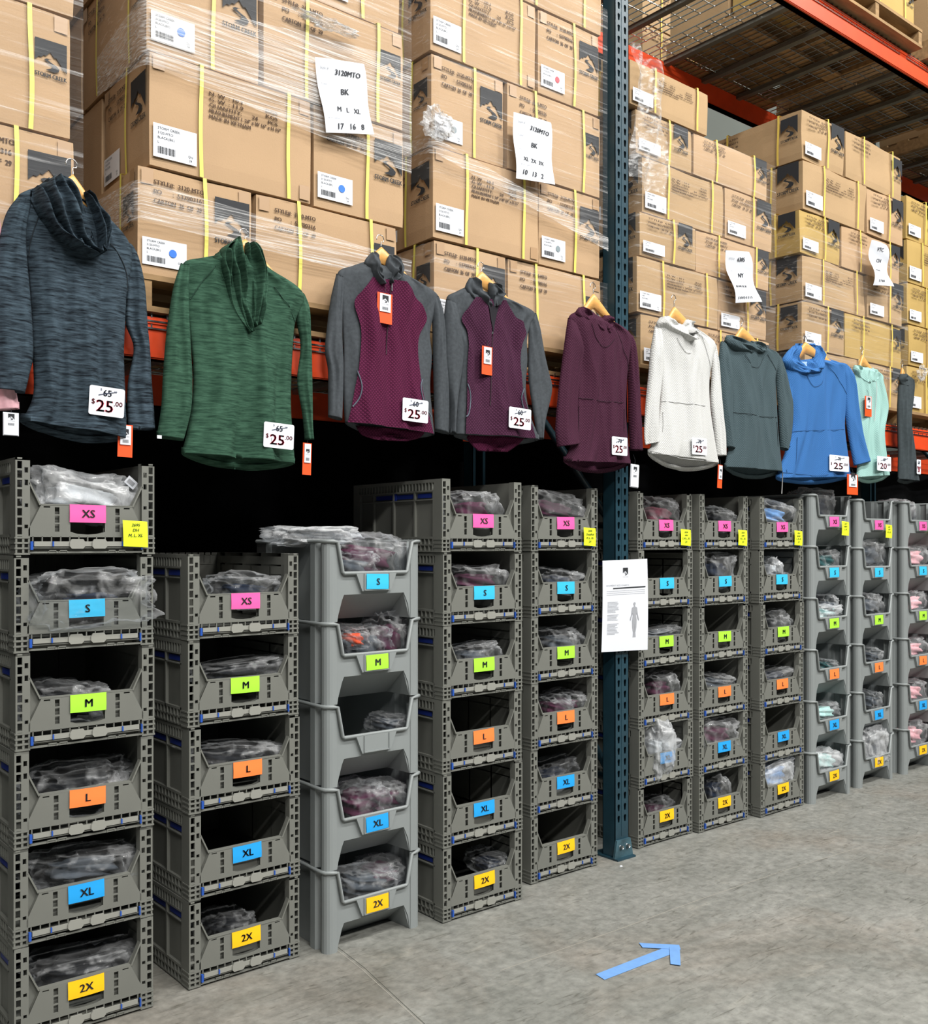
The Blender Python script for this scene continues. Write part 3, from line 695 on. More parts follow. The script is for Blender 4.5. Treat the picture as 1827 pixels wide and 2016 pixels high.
def inside(x, bx_, y, ahead, bw, z):
    dy = .115+max(0, ahead-.1)*.5 if ahead > .03 else ahead+.07
    xx = x+bx_+x/y*dy*.8; lim = max(.005, .19-bw/2) if ahead > 0 else .03
    return (min(max(xx, x-lim), x+lim), y+dy, z)
# stacks of crates: (centre x, y front, sizes from the top, place words, notes)
STK = [
 (.985, 2.94, ['XS', 'S', 'M', 'L', 'XL', '2X'], 'stack at the left edge', ['2695', 'DH', 'M, L, XL'], 0),
 (1.515, 2.98, ['XS', 'M', 'L', 'XL', '2X'], 'stack below the green top', None, .012),
 (2.475, 2.90, ['XS', 'S', 'M', 'L', 'XL', '2X'], 'stack right of the near bins', None, 0),
 (3.02, 3.0, ['XS', 'S', 'M', 'L', 'XL', '2X'], 'stack left of the post', ['2646', 'DeepRed', 'M, L, XL', '2X'], 0),
 (3.735, 3.035, ['XS', 'S', 'M', 'L', 'XL', '2X'], 'stack right of the post', ['2656', 'WH', 'S, M, L, XL', '2X'], 0),
 (4.155, 3.01, ['XS', 'S', 'M', 'L', 'XL', '2X'], 'second stack past the post', ['2656', 'GRY', 'M, L, XL', '2X'], 0),
 (4.62, 2.98, ['XS', 'S', 'M', 'L', 'XL', '2X'], 'third stack past the post', ['2656', 'BLUE', 'L, M, XL', '2X'], 0)]
# contents: stack -> size -> list of (x, width, height, z, ahead, colour, milky, what)
CON = {
 0: {'XS': [(-.01, .32, .15, .16, .10, 'white', 1, 'milky bag with a barcode tag heaped')], 'S': [(.01, .40, .17, .13, -.02, 'navy', 0, 'big crinkled bag of dark cloth spilling')], 'M': [(-.06, .24, .14, .09, .16, 'black', 0, 'dark bag lying low')], 'L': [(.0, .34, .16, .10, .16, 'black', 0, 'black cloth in thin film lying')], 'XL': [(.0, .34, .12, .15, .05, 'grey', 0, 'flat crinkled bags heaped')], '2X': [(.0, .34, .12, .11, .13, 'black', 0, 'film covered dark clothes lying')]},
 1: {'XS': [(.05, .27, .12, .13, .16, 'navy', 0, 'half hidden clear bag lying')], 'M': [(.03, .33, .07, .145, .08, 'black', 0, 'thin clear bag folded over the lip')], 'L': [(.0, .36, .10, .13, .07, 'black', 0, 'clear bag curling up both sides')], '2X': [(-.07, .18, .10, .10, .2, 'black', 0, 'scrap of clear film deep')]},
 2: {'XS': [(-.06, .25, .15, .15, .14, 'plum', 0, 'dark plum bag leaning')], 'S': [(.0, .33, .12, .15, .05, 'plum', 0, 'crinkled clear bag heaped')], 'M': [(-.06, .25, .11, .13, .1, 'grey', 0, 'dark grey bag lying')], '2X': [(.10, .13, .08, .12, .12, 'navy', 0, 'small corner of a bag showing')]},
 3: {'XS': [(.0, .36, .14, .17, .05, 'plum', 0, 'big clear bag bulging')], 'S': [(-.03, .28, .12, .13, .1, 'navy', 0, 'clear bag lying left')], 'M': [(-.04, .25, .13, .14, .06, 'grey', 0, 'round shiny bag')], 'L': [(-.07, .20, .11, .13, .1, 'plum', 0, 'clear bag with dark red cloth'), (.09, .17, .12, .14, .1, 'plum', 0, 'second clear bag at the right')], 'XL': [(.02, .26, .14, .10, .2, 'navy', 0, 'dark bag deep')]},
 4: {'XS': [(-.05, .27, .15, .16, .08, 'rose', 0, 'clear puffed bag')], 'M': [(-.02, .30, .06, .135, .1, 'grey', 0, 'thin milky bag')], 'L': [(-.07, .22, .16, .14, .08, 'plum', 0, 'domed clear bag')], 'XL': [(-.12, .15, .28, .15, -.02, 'white', 1, 'milky white bag flopping out'), (.05, .18, .08, .14, .1, 'white', 1, 'white cloth in a bag')], '2X': [(-.05, .22, .12, .09, .2, 'plum', 0, 'dark red cloth deep')]},
 5: {'XS': [(-.03, .26, .12, .14, .1, 'black', 0, 'dark crinkled bag')], 'S': [(.0, .31, .18, .16, .1, 'navy', 0, 'tall crinkled bag')], 'L': [(.0, .32, .09, .14, .08, 'grey', 0, 'flat shiny bag')], 'XL': [(.02, .38, .17, .16, .02, 'plum', 0, 'big crinkled bag reaching over the side')], '2X': [(-.10, .16, .16, .15, .06, 'navy', 0, 'small clear bag at the left')]},
 6: {'XS': [(-.01, .38, .14, .17, .03, 'blue', 0, 'pale blue cloth in clear film sticking out')], 'S': [(-.13, .09, .12, .16, .08, 'white', 1, 'narrow folded bag at the left'), (.0, .22, .06, .12, .15, 'blue', 0, 'strip of blue cloth low')], 'M': [(-.03, .28, .16, .13, .12, 'black', 0, 'dark clear bag')], 'L': [(.0, .30, .09, .13, .08, 'navy', 0, 'flat clear bag with a blue edge')], '2X': [(-.02, .34, .17, .16, .03, 'blue', 1, 'silvery crinkled bag filling')]}}
sd = 1
for si, (x, y, sizes, where, note, rz) in enumerate(STK):
    n = len(sizes); tops = sizes
    for i, k in enumerate(sizes):
        r = CRATE_PROTO if not used[0] else copy_tree(CRATE_PROTO, None, ('size_card', 'sticky_note')); used[0] = True
        z = (n-1-i)*CP+.004
        r.location = (x+random.uniform(-.003, .003), y+random.uniform(-.003, .003), z); r.rotation_euler = (0, 0, rz+random.uniform(-.004, .004))
        pos = 'top' if i == 0 else ('bottom' if i == n-1 else f'{["second", "third", "fourth", "fifth"][i-1]} down')
        r['label'] = f'dark crate, {SIZES[k][0]} {k} card, {pos} in the {where}'; r['group'] = 'stacked folding crates'
        CR = r
        if True:
            add_card(r, k, (random.uniform(-.003, .003), -.004, .093), CARDS, random.uniform(-.02, .02))
        if i == 0 and note: add_note(r, (.135, -.011, .004+.02), note)
        for (bx_, bw, bh, bz, ahead, col, milky, what) in CON.get(si, {}).get(k, []):
            sd += 1
            bag(inside(x, bx_, y, ahead, bw, z+bz+.012), (bw*1.02, .20, bh), col, f'{what}, {k} crate, {where}', sd, bool(milky), (random.uniform(-.1, .1), random.uniform(-.12, .12), 0), tagw=(si == 0 and k == 'XS'), lump=.45 if ahead < 0 else .7)
            if ahead < .0 or bh > .25: pass
# empty back-up of first proto's own extras is never needed
# ---------------------------------------------------------------- pale grey hopper bins
def make_bin(BP):
    root = empty('stacking_bin', (0, 0, 0), 'x', 'bin'); T = BP-.006; D = .50; HW = .205
    lz = T-.112
    b = MB()
    b.prism([[(-.188, 0), (-.158, 0), (-.150, .05), (-.130, lz-.075), (.130, lz-.075), (.150, .05), (.158, 0), (.188, 0), (.188, T), (.160, T), (.140, lz), (-.140, lz), (-.160, T), (-.188, T)]], .008, .012)
    # hopper slope under the lip
    b.add([(-.130, .012, lz-.075), (.130, .012, lz-.075), (.150, .14, 0.0), (-.150, .14, 0.0), (-.150, .012, .05), (-.158, .012, 0), (.150, .012, .05), (.158, .012, 0)],
          [(0, 1, 2, 3), (0, 3, 5, 4), (1, 6, 7, 2)])
    b.build('front_wall', BIN, root)
    b = MB()
    for s in (-1, 1):
        n = 9; pr = [(s*(.180+.026*math.sin(math.radians(q))), .030-.026*math.cos(math.radians(q))) for q in [k*180/(n-1) for k in range(n)]]
        pr = [(s*.160, .006)]+pr
        for yy in (.070, .075, .105, .110): pr.append((s*(.198 if yy in (.070, .110) else .207), yy))
        pr += [(s*.195, .125), (s*.186, .14), (s*.186, D-.09), (s*.2, D-.07), (s*.2, D)]
        vs = [(p[0], p[1], 0) for p in pr]+[(p[0], p[1], T) for p in pr]; m_ = len(pr)
        b.add(vs, [(i, i+1, i+1+m_, i+m_) for i in range(m_-1)], 0, False)
        mb_ = MB(); mb_.add(vs, [(i, i+1, i+1+m_, i+m_) for i in range(m_-1)], 0, False); mb_.build('side_wall', BIN, root)
    b = MB(); b.box(-.2, .2, D-.004, D, .0, T); b.build('rear_wall', BIN, root)
    b = MB(); b.box(-.185, .185, .14, D, .0, .004); b.build('base', BIN, root)
    pts = [(-.2, D, T), (-.205, .12, T), (-.208, .05, T), (-.203, .012, T), (-.18, -.002, T), (-.162, .0, T-.003), (-.141, .0, lz+.005), (-.134, 0, lz), (.134, 0, lz), (.141, 0, lz+.005), (.162, 0, T-.003), (.18, -.002, T), (.203, .012, T), (.208, .05, T), (.205, .12, T), (.2, D, T)]
    b = MB(); b.tube(pts, .0068, 8); b.build('rim', BIN, root)
    b = MB()
    b.prism([[(-.088, lz), (.088, lz), (.062, lz-.064), (-.062, lz-.064)]], -.006, .009)
    b.box(-.056, .056, -.010, -.006, lz-.062, lz-.058); b.box(-.056, -.052, -.010, -.006, lz-.062, lz-.002); b.box(.052, .056, -.010, -.006, lz-.062, lz-.002)
    b.build('card_holder', BIN, root)
    return root, lz
BINS = [
 (1.997, 2.93, .286, ['S', 'M', None, 'XL', '2X'], 'stack under the burgundy jacket', False, .02),
 (5.065, 2.95, .281, ['XS', 'S', 'M', 'L', 'XL', '2X'], 'stack below the blue top', True, 0),
 (5.59, 2.97, .279, ['XS', 'S', 'M', 'L', 'XL', '2X'], 'second stack from the right', True, 0),
 (6.13, 2.97, .279, ['XS', 'S', 'M', 'L', 'XL', '2X'], 'stack at the right edge', True, 0)]
BCON = {
 0: {'S': [(.03, .34, .18, .21, .12, 'plum', 0, 'large bag of plum cloth heaped'), (-.11, .2, .12, .18, .06, 'grey', 0, 'clear bag slumping over the lip')], 'M': [(-.06, .24, .14, .18, .12, 'grey', 0, 'clear bag of grey cloth'), (-.10, .08, .08, .20, .07, 'orange', 0, 'small bag with an orange edge'), (.11, .15, .20, .19, .12, 'plum', 0, 'upright bag of plum cloth')], None: [(.13, .12, .07, .16, .12, 'grey', 0, 'bit of clear film at the right')], 'XL': [(-.07, .2, .13, .18, .1, 'plum', 0, 'round bag of plum cloth at the left'), (.08, .2, .12, .18, .1, 'plum', 0, 'round bag of plum cloth at the right')], '2X': [(-.05, .26, .11, .17, .1, 'grey', 0, 'dark shiny bags'), (.10, .18, .10, .18, .14, 'plum', 0, 'plum bag behind')]},
 1: {'XS': [(.0, .30, .20, .21, .2, 'navy', 0, 'dark navy cloth')], 'S': [(.05, .22, .13, .18, .14, 'teal', 0, 'dark teal cloth with a white tag')], 'M': [(.03, .28, .10, .17, .1, 'mint', 1, 'pale mint cloth'), (-.09, .14, .14, .20, .1, 'grey', 0, 'puffed clear bag')], 'L': [(-.07, .18, .08, .15, .14, 'teal', 0, 'dark green cloth low')], 'XL': [(.0, .31, .10, .17, .1, 'mint', 0, 'mint cloth under film')], '2X': [(.01, .32, .14, .18, .09, 'mint', 1, 'milky mint bag')]},
 2: {'S': [(.0, .34, .20, .22, .06, 'grey', 0, 'tall puffed bag of grey cloth')], 'M': [(.0, .31, .14, .19, .08, 'grey', 0, 'shiny grey bag')], 'L': [(-.09, .17, .10, .17, .1, 'grey', 0, 'small shiny bag')], 'XL': [(-.10, .15, .12, .18, .08, 'grey', 0, 'grey bag at the left')], '2X': [(.0, .27, .24, .19, .01, 'grey', 1, 'milky bag flopping over the card')]},
 3: {'XS': [(.0, .3, .18, .2, .25, 'rose', 0, 'dull rose cloth deep')], 'S': [(.0, .33, .16, .20, .08, 'pink', 0, 'pink cloth heap')], 'M': [(.0, .33, .14, .19, .08, 'pink', 0, 'pink cloth with a tag')], 'L': [(.0, .33, .14, .18, .08, 'pink', 0, 'bag of pink cloth')], 'XL': [(.0, .33, .15, .19, .08, 'pink', 0, 'bulging bag of pink cloth')], '2X': [(.0, .33, .17, .20, .08, 'pink', 0, 'full bag of pink cloth')]}}
NOTES3 = [None, ['2657', 'MINT', 'L, XL'], ['2657', 'GRY', 'M L XL'], ['2658', 'PINK', 'M L']]
for bi, (x, y, bp, sizes, where, _, rz) in enumerate(BINS):
    proto, lz = make_bin(bp); n = len(sizes)
    for i, k in enumerate(sizes):
        r = proto if i == 0 else copy_tree(proto, None, ('size_card', 'sticky_note'))
        z = (n-1-i)*bp; r.location = (x, y, z); r.rotation_euler = (0, 0, rz)
        pos = 'top' if i == 0 else ('bottom' if i == n-1 else f'{["second", "third", "fourth", "fifth"][i-1]} down')
        r['label'] = f'pale bin, {SIZES[k][0]+" "+k+" card" if k else "empty card holder"}, {pos} in the {where}'; r['group'] = 'stacked hopper bins'
        if k: add_card(r, k, (0, -.0105, lz-.058), CARDSB, random.uniform(-.03, .03))
        if i == 0 and NOTES3[bi]: add_note(r, (.105, -.012, lz-.105), NOTES3[bi])
        for (bx_, bw, bh, bz, ahead, col, milky, what) in BCON.get(bi, {}).get(k, []):
            sd += 1
            bag(inside(x, bx_, y, ahead, bw, z+bz+.012), (bw, .20, bh), col, f'{what}, {k+" bin" if k else "unlabelled bin"}, {where}', sd, bool(milky), (random.uniform(-.1, .1), random.uniform(-.12, .12), 0), lump=.8)
bag(tuple(W(612, 1052, 3.12)+Vector((0, 0, -.005))), (.36, .18, .07), 'grey', 'flat clear bag lying across the back corner of the topmost bin below the burgundy jacket', 91, True)

# ---------------------------------------------------------------- size chart on the post
px = [(1186, 1104), (1274, 1100), (1275, 1279), (1184, 1284)]
tl, tr, br, bl = [W(a, b_, 2.975) for a, b_ in px]
wd = (tr-tl).length; ht = (tl-bl).length
def chart(u, v, q=0):
    a = u/wd; c_ = v/ht; p = (tl*(1-a)+tr*a)*c_+(bl*(1-a)+br*a)*(1-c_); return (p.x, p.y-.004*math.sin(c_*3)-q, p.z)
b = MB(); b.grid(lambda u, v: chart(u*wd, v*ht), 6, 10, 0, True); ch = b.build('size_chart', PAPER); tag(ch, 'white printed size chart sheet with grey figure taped to the teal post', 'size chart')
c2 = lambda u, v, q=0: chart(u, v, .0015)
b = MB(); logo(b, wd*.44, ht*.83, wd*.11, c2, False); text(b, 'STORM CREEK', wd*.43, ht*.81, ht*.006, c2, width=wd*.13)
b.add([c2(wd*.22, ht*.685), c2(wd*.94, ht*.69), c2(wd*.94, ht*.703), c2(wd*.22, ht*.698)], [(0, 1, 2, 3)]); b.build('printed_logo', INK, ch)
b = MB(); text(b, "WOMEN'S SIZE CHARTS", wd*.07, ht*.715, ht*.018, c2, width=wd*.5)
for i in range(3): b.add([c2(wd*.08, ht*(.66-i*.02)), c2(wd*.93, ht*(.665-i*.02)), c2(wd*.93, ht*(.668-i*.02)), c2(wd*.08, ht*(.663-i*.02))], [(0, 1, 2, 3)])
for i in range(26):
    if i in (9, 15, 16): continue
    l = random.uniform(.16, .25); v = .54-i*.014; b.add([c2(wd*.1, ht*v), c2(wd*(.1+l), ht*v), c2(wd*(.1+l), ht*(v+.004)), c2(wd*.1, ht*(v+.004))], [(0, 1, 2, 3)])
fig = [(0, 1), (.035, .99), (.04, .95), (.02, .91), (.02, .88), (.09, .85), (.10, .78), (.12, .65), (.16, .52), (.15, .48), (.13, .51), (.08, .66), (.07, .70), (.055, .62), (.08, .50), (.07, .30), (.04, .15), (.05, .02), (.01, .02), (.005, .25), (0, .42)]
pl = fig+[(-a, c_) for a, c_ in reversed(fig[1:-1])]
tr_ = geometry.tessellate_polygon([[Vector((a, c_, 0)) for a, c_ in pl]])
b.add([c2(wd*(.69+a*.62), ht*(.14+.39*c_)) for a, c_ in pl], [tuple(t) for t in tr_]); b.build('printed_chart', GREYT, ch)
MB().add([(tl.x+.01, 2.970, tl.z-.015), (tl.x+.03, 2.970, tl.z-.015), (tl.x+.03, 2.970, tl.z+.01), (tl.x+.01, 2.970, tl.z+.01)], [(0, 1, 2, 3)])

# ---------------------------------------------------------------- garments
def dense(rows, n):
    m = len(rows)-1; out = []
    for i in range(n+1):
        t = i/n*m; k = min(int(t), m-1); f = t-k
        p0 = rows[max(k-1, 0)]; p1 = rows[k]; p2 = rows[k+1]; p3 = rows[min(k+2, m)]
        out.append([.5*((2*b_)+(-a+c_)*f+(2*a-5*b_+4*c_-d)*f*f+(-a+3*b_-3*c_+d)*f**3) for a, b_, c_, d in zip(p0, p1, p2, p3)])
    return out
class Piece:
    """cloth tube laid out by left / right edge points"""
    def __init__(s, rows, Y, th, seed, wr=.010, drop=0, nr=84, nc=60, folds=4.4, flat=.55, top_closed=True, backth=.6, pleat=False):
        s.rows = dense(rows, nr); s.Y = Y; s.th = th; s.seed = seed; s.wr = wr; s.drop = drop; s.nr = nr; s.nc = nc; s.folds = folds; s.flat = flat; s.tc = top_closed; s.bt = backth; s.pleat = pleat
    def depth(s, f, r):
        e = max(0, 1-abs(2*f-1)**2.4)**s.flat
        k = s.th*e*(min(1, .25+r*5) if s.tc else 1)
        n = noise.noise(Vector((f*s.folds+s.seed, r*1.3+s.seed*2, s.seed)))*1.0
        n2 = noise.noise(Vector((f*s.folds*2.3+r*1.5, r*2.6, s.seed+7)))*.6
        ridge = (1-abs(noise.noise(Vector((f*s.folds*1.2-r*1.4+s.seed, r*1.8+3, s.seed*3))))*3)*.35
        pl = .38*s.th*math.sin(f*math.pi*s.folds*2.2+r*2.2+s.seed)*(1 if s.pleat else 0)
        return k+(n*(.6+1.1*r)+n2+ridge)*s.wr*1.9*e+pl*e
    def pt(s, f, r, front=True, off=0):
        t = r*s.nr; k = min(int(t), s.nr-1); q = t-k
        a = [x*(1-q)+y*q for x, y in zip(s.rows[k], s.rows[k+1])]
        L = W(a[0], a[1], s.Y); R = W(a[2], a[3], s.Y); p = L*(1-f)+R*f
        d = s.depth(f, r)
        if front: p.y -= max(d, .0)+off
        else:
            p.y += max(d, 0)*s.bt; p.z -= s.drop*math.sin(math.pi*f)**.7*max(0, (r-.7)/.3)**3
        return p
    def build(s, name, m, parent):
        b = MB(); vs = []; N = 2*s.nc
        for j in range(s.nr+1):
            r = j/s.nr
            for i in range(s.nc): vs.append(s.pt(i/s.nc, r))
            for i in range(s.nc): vs.append(s.pt(1-i/s.nc, r, False))
        for i in range(N):   # turned-in hem
            p = Vector(vs[s.nr*N+i]); c_ = s.pt(.5, 1); c_.y = s.Y; q = p+(Vector((p.x, s.Y, p.z))-p)*.25; q.z += .02; vs.append(q)
        fs = [(j*N+i, j*N+(i+1) % N, (j+1)*N+(i+1) % N, (j+1)*N+i) for j in range(s.nr+1) for i in range(N)]
        if s.tc: fs.append(tuple(range(N)))
        b.add(vs, fs, 0, True); return b.build(name, m, parent)
    def uv(s, x, y):
        prev = None
        for j, a in enumerate(s.rows):
            f = (x-a[0])/max(a[2]-a[0], .01); yy = a[1]+(a[3]-a[1])*f
            if yy >= y or j == s.nr:
                return min(max(f, .01), .99), min(max((j-(0 if prev is None or yy == prev else (yy-y)/(yy-prev)))/s.nr, 0), 1)
            prev = yy
    def at(s, x, y, off=.002):
        f, r = s.uv(x, y); p = s.pt(f, r, True, off); q = W(x, y, s.Y); return Vector((q.x, p.y, q.z))
    def line(s, pts, name, m, parent, rad=.0014, n=6):
        d = dense([(x, y, 0, 0) for x, y in pts], n*(len(pts)-1))
        MB().tube([s.at(a[0], a[1], .002 if rad < .0016 else .010) for a in d], rad, 5).build(name, m, parent)
    def panel(s, rows, name, m, parent, nr=100, nc=60, off=.0085):
        d = dense(rows, nr); b = MB()
        b.grid(lambda u, v: s.at(d[round(v*nr)][0]*(1-u)+d[round(v*nr)][2]*u, d[round(v*nr)][1]*(1-u)+d[round(v*nr)][3]*u, off), nc, nr, 0, True)
        return b.build(name, m, parent)
def price(piece, x0, x1, y0, y1, old, new, parent, tilt=.03):
    """x,y in photo units at the centre; a rounded white card standing a little off the cloth"""
    c = W((x0+x1)/2, (y0+y1)/2, piece.Y); yy = min(piece.at(x, y).y for x in (x0, (x0+x1)/2, x1) for y in (y0, (y0+y1)/2, y1))-(.015 if parent.name.startswith('quarter') else .004)
    w_ = (W(x1, (y0+y1)/2, piece.Y)-W(x0, (y0+y1)/2, piece.Y)).length*.98; h = abs(W(x0, y0, piece.Y).z-W(x0, y1, piece.Y).z)*.95
    b = MB(); r = .006; pts = []
    for cx, cz, a0 in ((w_/2-r, h/2-r, 0), (-w_/2+r, h/2-r, 90), (-w_/2+r, -h/2+r, 180), (w_/2-r, -h/2+r, 270)):
        for k in range(4): q = math.radians(a0+k*30); pts.append((cx+r*math.cos(q), cz+r*math.sin(q)))
    b.prism([pts], -.001, .0005); o = b.build('price_card', PAPER, parent, (c.x, yy, c.z)); o.rotation_euler = (0, tilt, 0); o['label'] = f'white price card, {old} struck out and {new}.00 below'
    fn = lambda u, v, q=0: (u, -.0022, v)
    t = MB(); text(t, old, 0, h*.18, h*.22, fn, center=True, bold=.0006)
    t.add([(-w_*.25, -.0026, h*.18), (w_*.27, -.0026, h*.36), (w_*.27, -.0026, h*.385), (-w_*.25, -.0026, h*.21)], [(0, 1, 2, 3)])
    text(t, '$', -w_*.20, h*.36, h*.08, fn); text(t, '00', w_*.19, h*.33, h*.07, fn)
    t.build('old_price', mat('dark_ballpoint', '3c4358', .6), o)
    t = MB(); text(t, new, -w_*.06, -h*.36, h*.40, fn, center=True, width=w_*.46, bold=.0012); text(t, '$', -w_*.43, -h*.12, h*.17, fn, bold=.0003); text(t, '.00', w_*.20, -h*.12, h*.16, fn, width=w_*.24, bold=.0003)
    t.build('new_price', REDT, o)
def hang_tag(x0, x1, y0, y1, Y, parent, tilt=0, only=None):
    c = W((x0+x1)/2, (y0+y1)/2, Y); w_ = (W(x1, y0, Y)-W(x0, y0, Y)).length; h = abs(W(x0, y0, Y).z-W(x0, y1, Y).z)
    o = empty('tmp', (0, 0, 0), None, None); bpy.data.objects.remove(o)
    b = MB(); b.box(-w_/2, w_/2, 0, .0012, -h/2, h/2); o = b.build('hang_tag', ORT if only != 'white' else PAPER, parent, (c.x, Y, c.z)); o.rotation_euler = (0, tilt, 0)
    o['label'] = 'orange and white hang tag' if only != 'white' else 'white hang tag'
    k = .36 if only != 'white' else .47
    b = MB(); b.box(-w_*k, w_*k, -.0035, -.0012, -h*.12 if only != 'white' else -h*.47, h*.47); s = b.build('white_ticket', PAPER, o)
    b = MB(); fn = lambda u, v, q=0: (u, -.0045, v); logo(b, -w_*.2, h*.18, w_*.4, fn, False); text(b, 'STORM CREEK', 0, h*.12, h*.02, fn, width=w_*.5, center=True)
    for i in range(9): b.add([fn(-w_*.2+i*w_*.045, -h*.06), fn(-w_*.18+i*w_*.045, -h*.06), fn(-w_*.18+i*w_*.045, h*.04), fn(-w_*.2+i*w_*.045, h*.04)], [(0, 1, 2, 3)])
    b.build('printed_logo', INK, s)
    MB().tube([(0, 0, h*.46), (w_*.08, .003, h*.5+.02), (0, .012, h*.5+.045)], .0007, 4).build('tag_string', INK, o)
def hanger(x, ytop, xl, yl, xr, yr, Y, hook, label, thick=.017):
    """x,ytop hump; xl,yl / xr,yr shoulder ends"""
    c = W(x, ytop, Y); root = empty('wooden_hanger', c, label, 'hanger', 'wooden coat hangers')
    l = W(xl, yl, Y)-c; r = W(xr, yr, Y)-c; pts = []
    for k in range(17):
        t = k/16*2-1; e = l if t < 0 else r; a = abs(t)
        pts.append(Vector((e.x*a*.84, 0, e.z*.84*(a**1.1) - .018-.022*a)))
    b = MB(); vs = []
    n = len(pts)
    for i, p in enumerate(pts):
        t = abs(i/(n-1)*2-1); hh = .030+.030*max(0, 1-t*1.6)
        for (dy, dz) in ((-.008, -hh*.5), (-.008, hh*.35), (-.004, hh*.5), (.004, hh*.5), (.008, hh*.35), (.008, -hh*.5)): vs.append((p.x, dy, p.z+dz))
    fs = [(i*6+k, i*6+(k+1) % 6, (i+1)*6+(k+1) % 6, (i+1)*6+k) for i in range(n-1) for k in range(6)]+[tuple(range(6)), tuple(range((n-1)*6+5, (n-1)*6-1, -1))]
    b.add(vs, fs, 0, True); b.build('wooden_bar', WOODH, root)
    hk = W(hook[0], hook[1], Y)-c; R = .016; top = max(hk.z, .045)
    pts = [Vector((0, 0, -.01)), Vector((0, 0, top-R*1.6))]
    for k in range(9):
        q = math.radians(-60+k*32); pts.append(Vector((-R*.2+R*math.cos(q), 0, top-R+R*math.sin(q)))) if k else None
    MB().tube([p+Vector((0, .0, 0)) for p in pts], .0017, 6).build('hook', STEEL, root)
    return root
def heather(name, c1, c2):
    m = mat(name, c1, .9, spec=.12, col2=c2, nscale=64, stretch=(.28, .28, 2.4), bump=.15, bscale=120)
    nt = m.node_tree
    for n in nt.nodes:
        if n.type == 'VALTORGB': n.color_ramp.elements[0].position = .36; n.color_ramp.elements[1].position = .68
        if n.type == 'TEX_NOISE': n.inputs['Detail'].default_value = 8; n.inputs['Roughness'].default_value = .65
    return m
HE1 = heather('charcoal_blue_heather_knit', '475661', '141a20'); HE2 = heather('green_heather_knit', '40614f', '1f382c')
FLEECE = mat('charcoal_fleece', '45494d', .95, spec=.08, noise_amt=.12, nscale=90)
BURG = quilt('burgundy_quilted_knit', '551b3a', '360d25', 55); PLUMQ = quilt('dark_plum_quilted_knit', '46223a', '2b1422', 55)
PLUM = quilt('plum_hoodie_knit', '442134', '301524', 60, .4); WHITE = quilt('white_hoodie_knit', 'c9c9c7', 'b2b3b3', 60, .35)
SLATE = quilt('slate_hoodie_knit', '47565b', '354247', 60, .4); BLUEK = quilt('blue_hoodie_knit', '3a6ca8', '2c578c', 60, .35)
MINT = quilt('mint_vest_knit', '99bfb9', '82aaa4', 60, .35); DGREY = mat('dark_grey_vest_cloth', '3d4447', .9, spec=.1, noise_amt=.1, nscale=60)
PINKC = mat('pink_fleece', 'e8b6bf', .95, spec=.1, noise_amt=.08, nscale=60)
SEAMD = {}
def garment(name, label, cat, Y, seed, body_rows, sleeves, collars, m_body, m_slv=None, m_col=None, th=.032, drop=0, wr=.010, gname='tops hanging along the rack'):
    b0 = W(body_rows[-1][0], body_rows[-1][1], Y)
    root = empty(name, (0, 0, 0), label, cat, gname)
    body = Piece(body_rows, Y, th, seed, wr, drop); ob = body.build('body', m_body, root)
    for rows, dy in sleeves:
        p = Piece(rows, Y+dy, .022, seed+len(rows)+dy*10, .006, 0, 44, 18, 2.0); o = p.build('sleeve', m_slv or m_body, root)
    for rows, dy, th2, fl in collars:
        p = Piece(rows, Y+dy, th2, seed+3+dy*50, th2*.75, 0, 34, 34, fl, top_closed=True, pleat=(name == 'cowl_neck_top')); p.build('collar', m_col or m_body, root)
    return root, body
def place_origin(root, loc):
    """move the empty to the garment and keep the parts where they are"""
    root.location = loc
    for c_ in root.children: c_.location = Vector(c_.location)-Vector(loc)
YG = 2.93
# 0 pink fleece at the left edge
g, bd = garment('fleece_top', 'pink fleece top mostly outside the left edge, cuff and tag showing', 'top', 2.955, 2.2,
 [(-150, 372, -60, 385), (-200, 400, -20, 420), (-180, 520, -30, 540), (-175, 680, -32, 690), (-190, 820, -28, 830)],
 [([(-40, 395, -2, 420), (-34, 480, 5, 480), (-34, 600, 6, 600), (-34, 690, 4, 700), (-25, 760, 30, 765), (-10, 808, 38, 806)], -.012)], [], PINKC)
hang_tag(6, 37, 812, 858, 2.915, g, 0, 'white'); place_origin(g, W(-100, 380, 2.95))
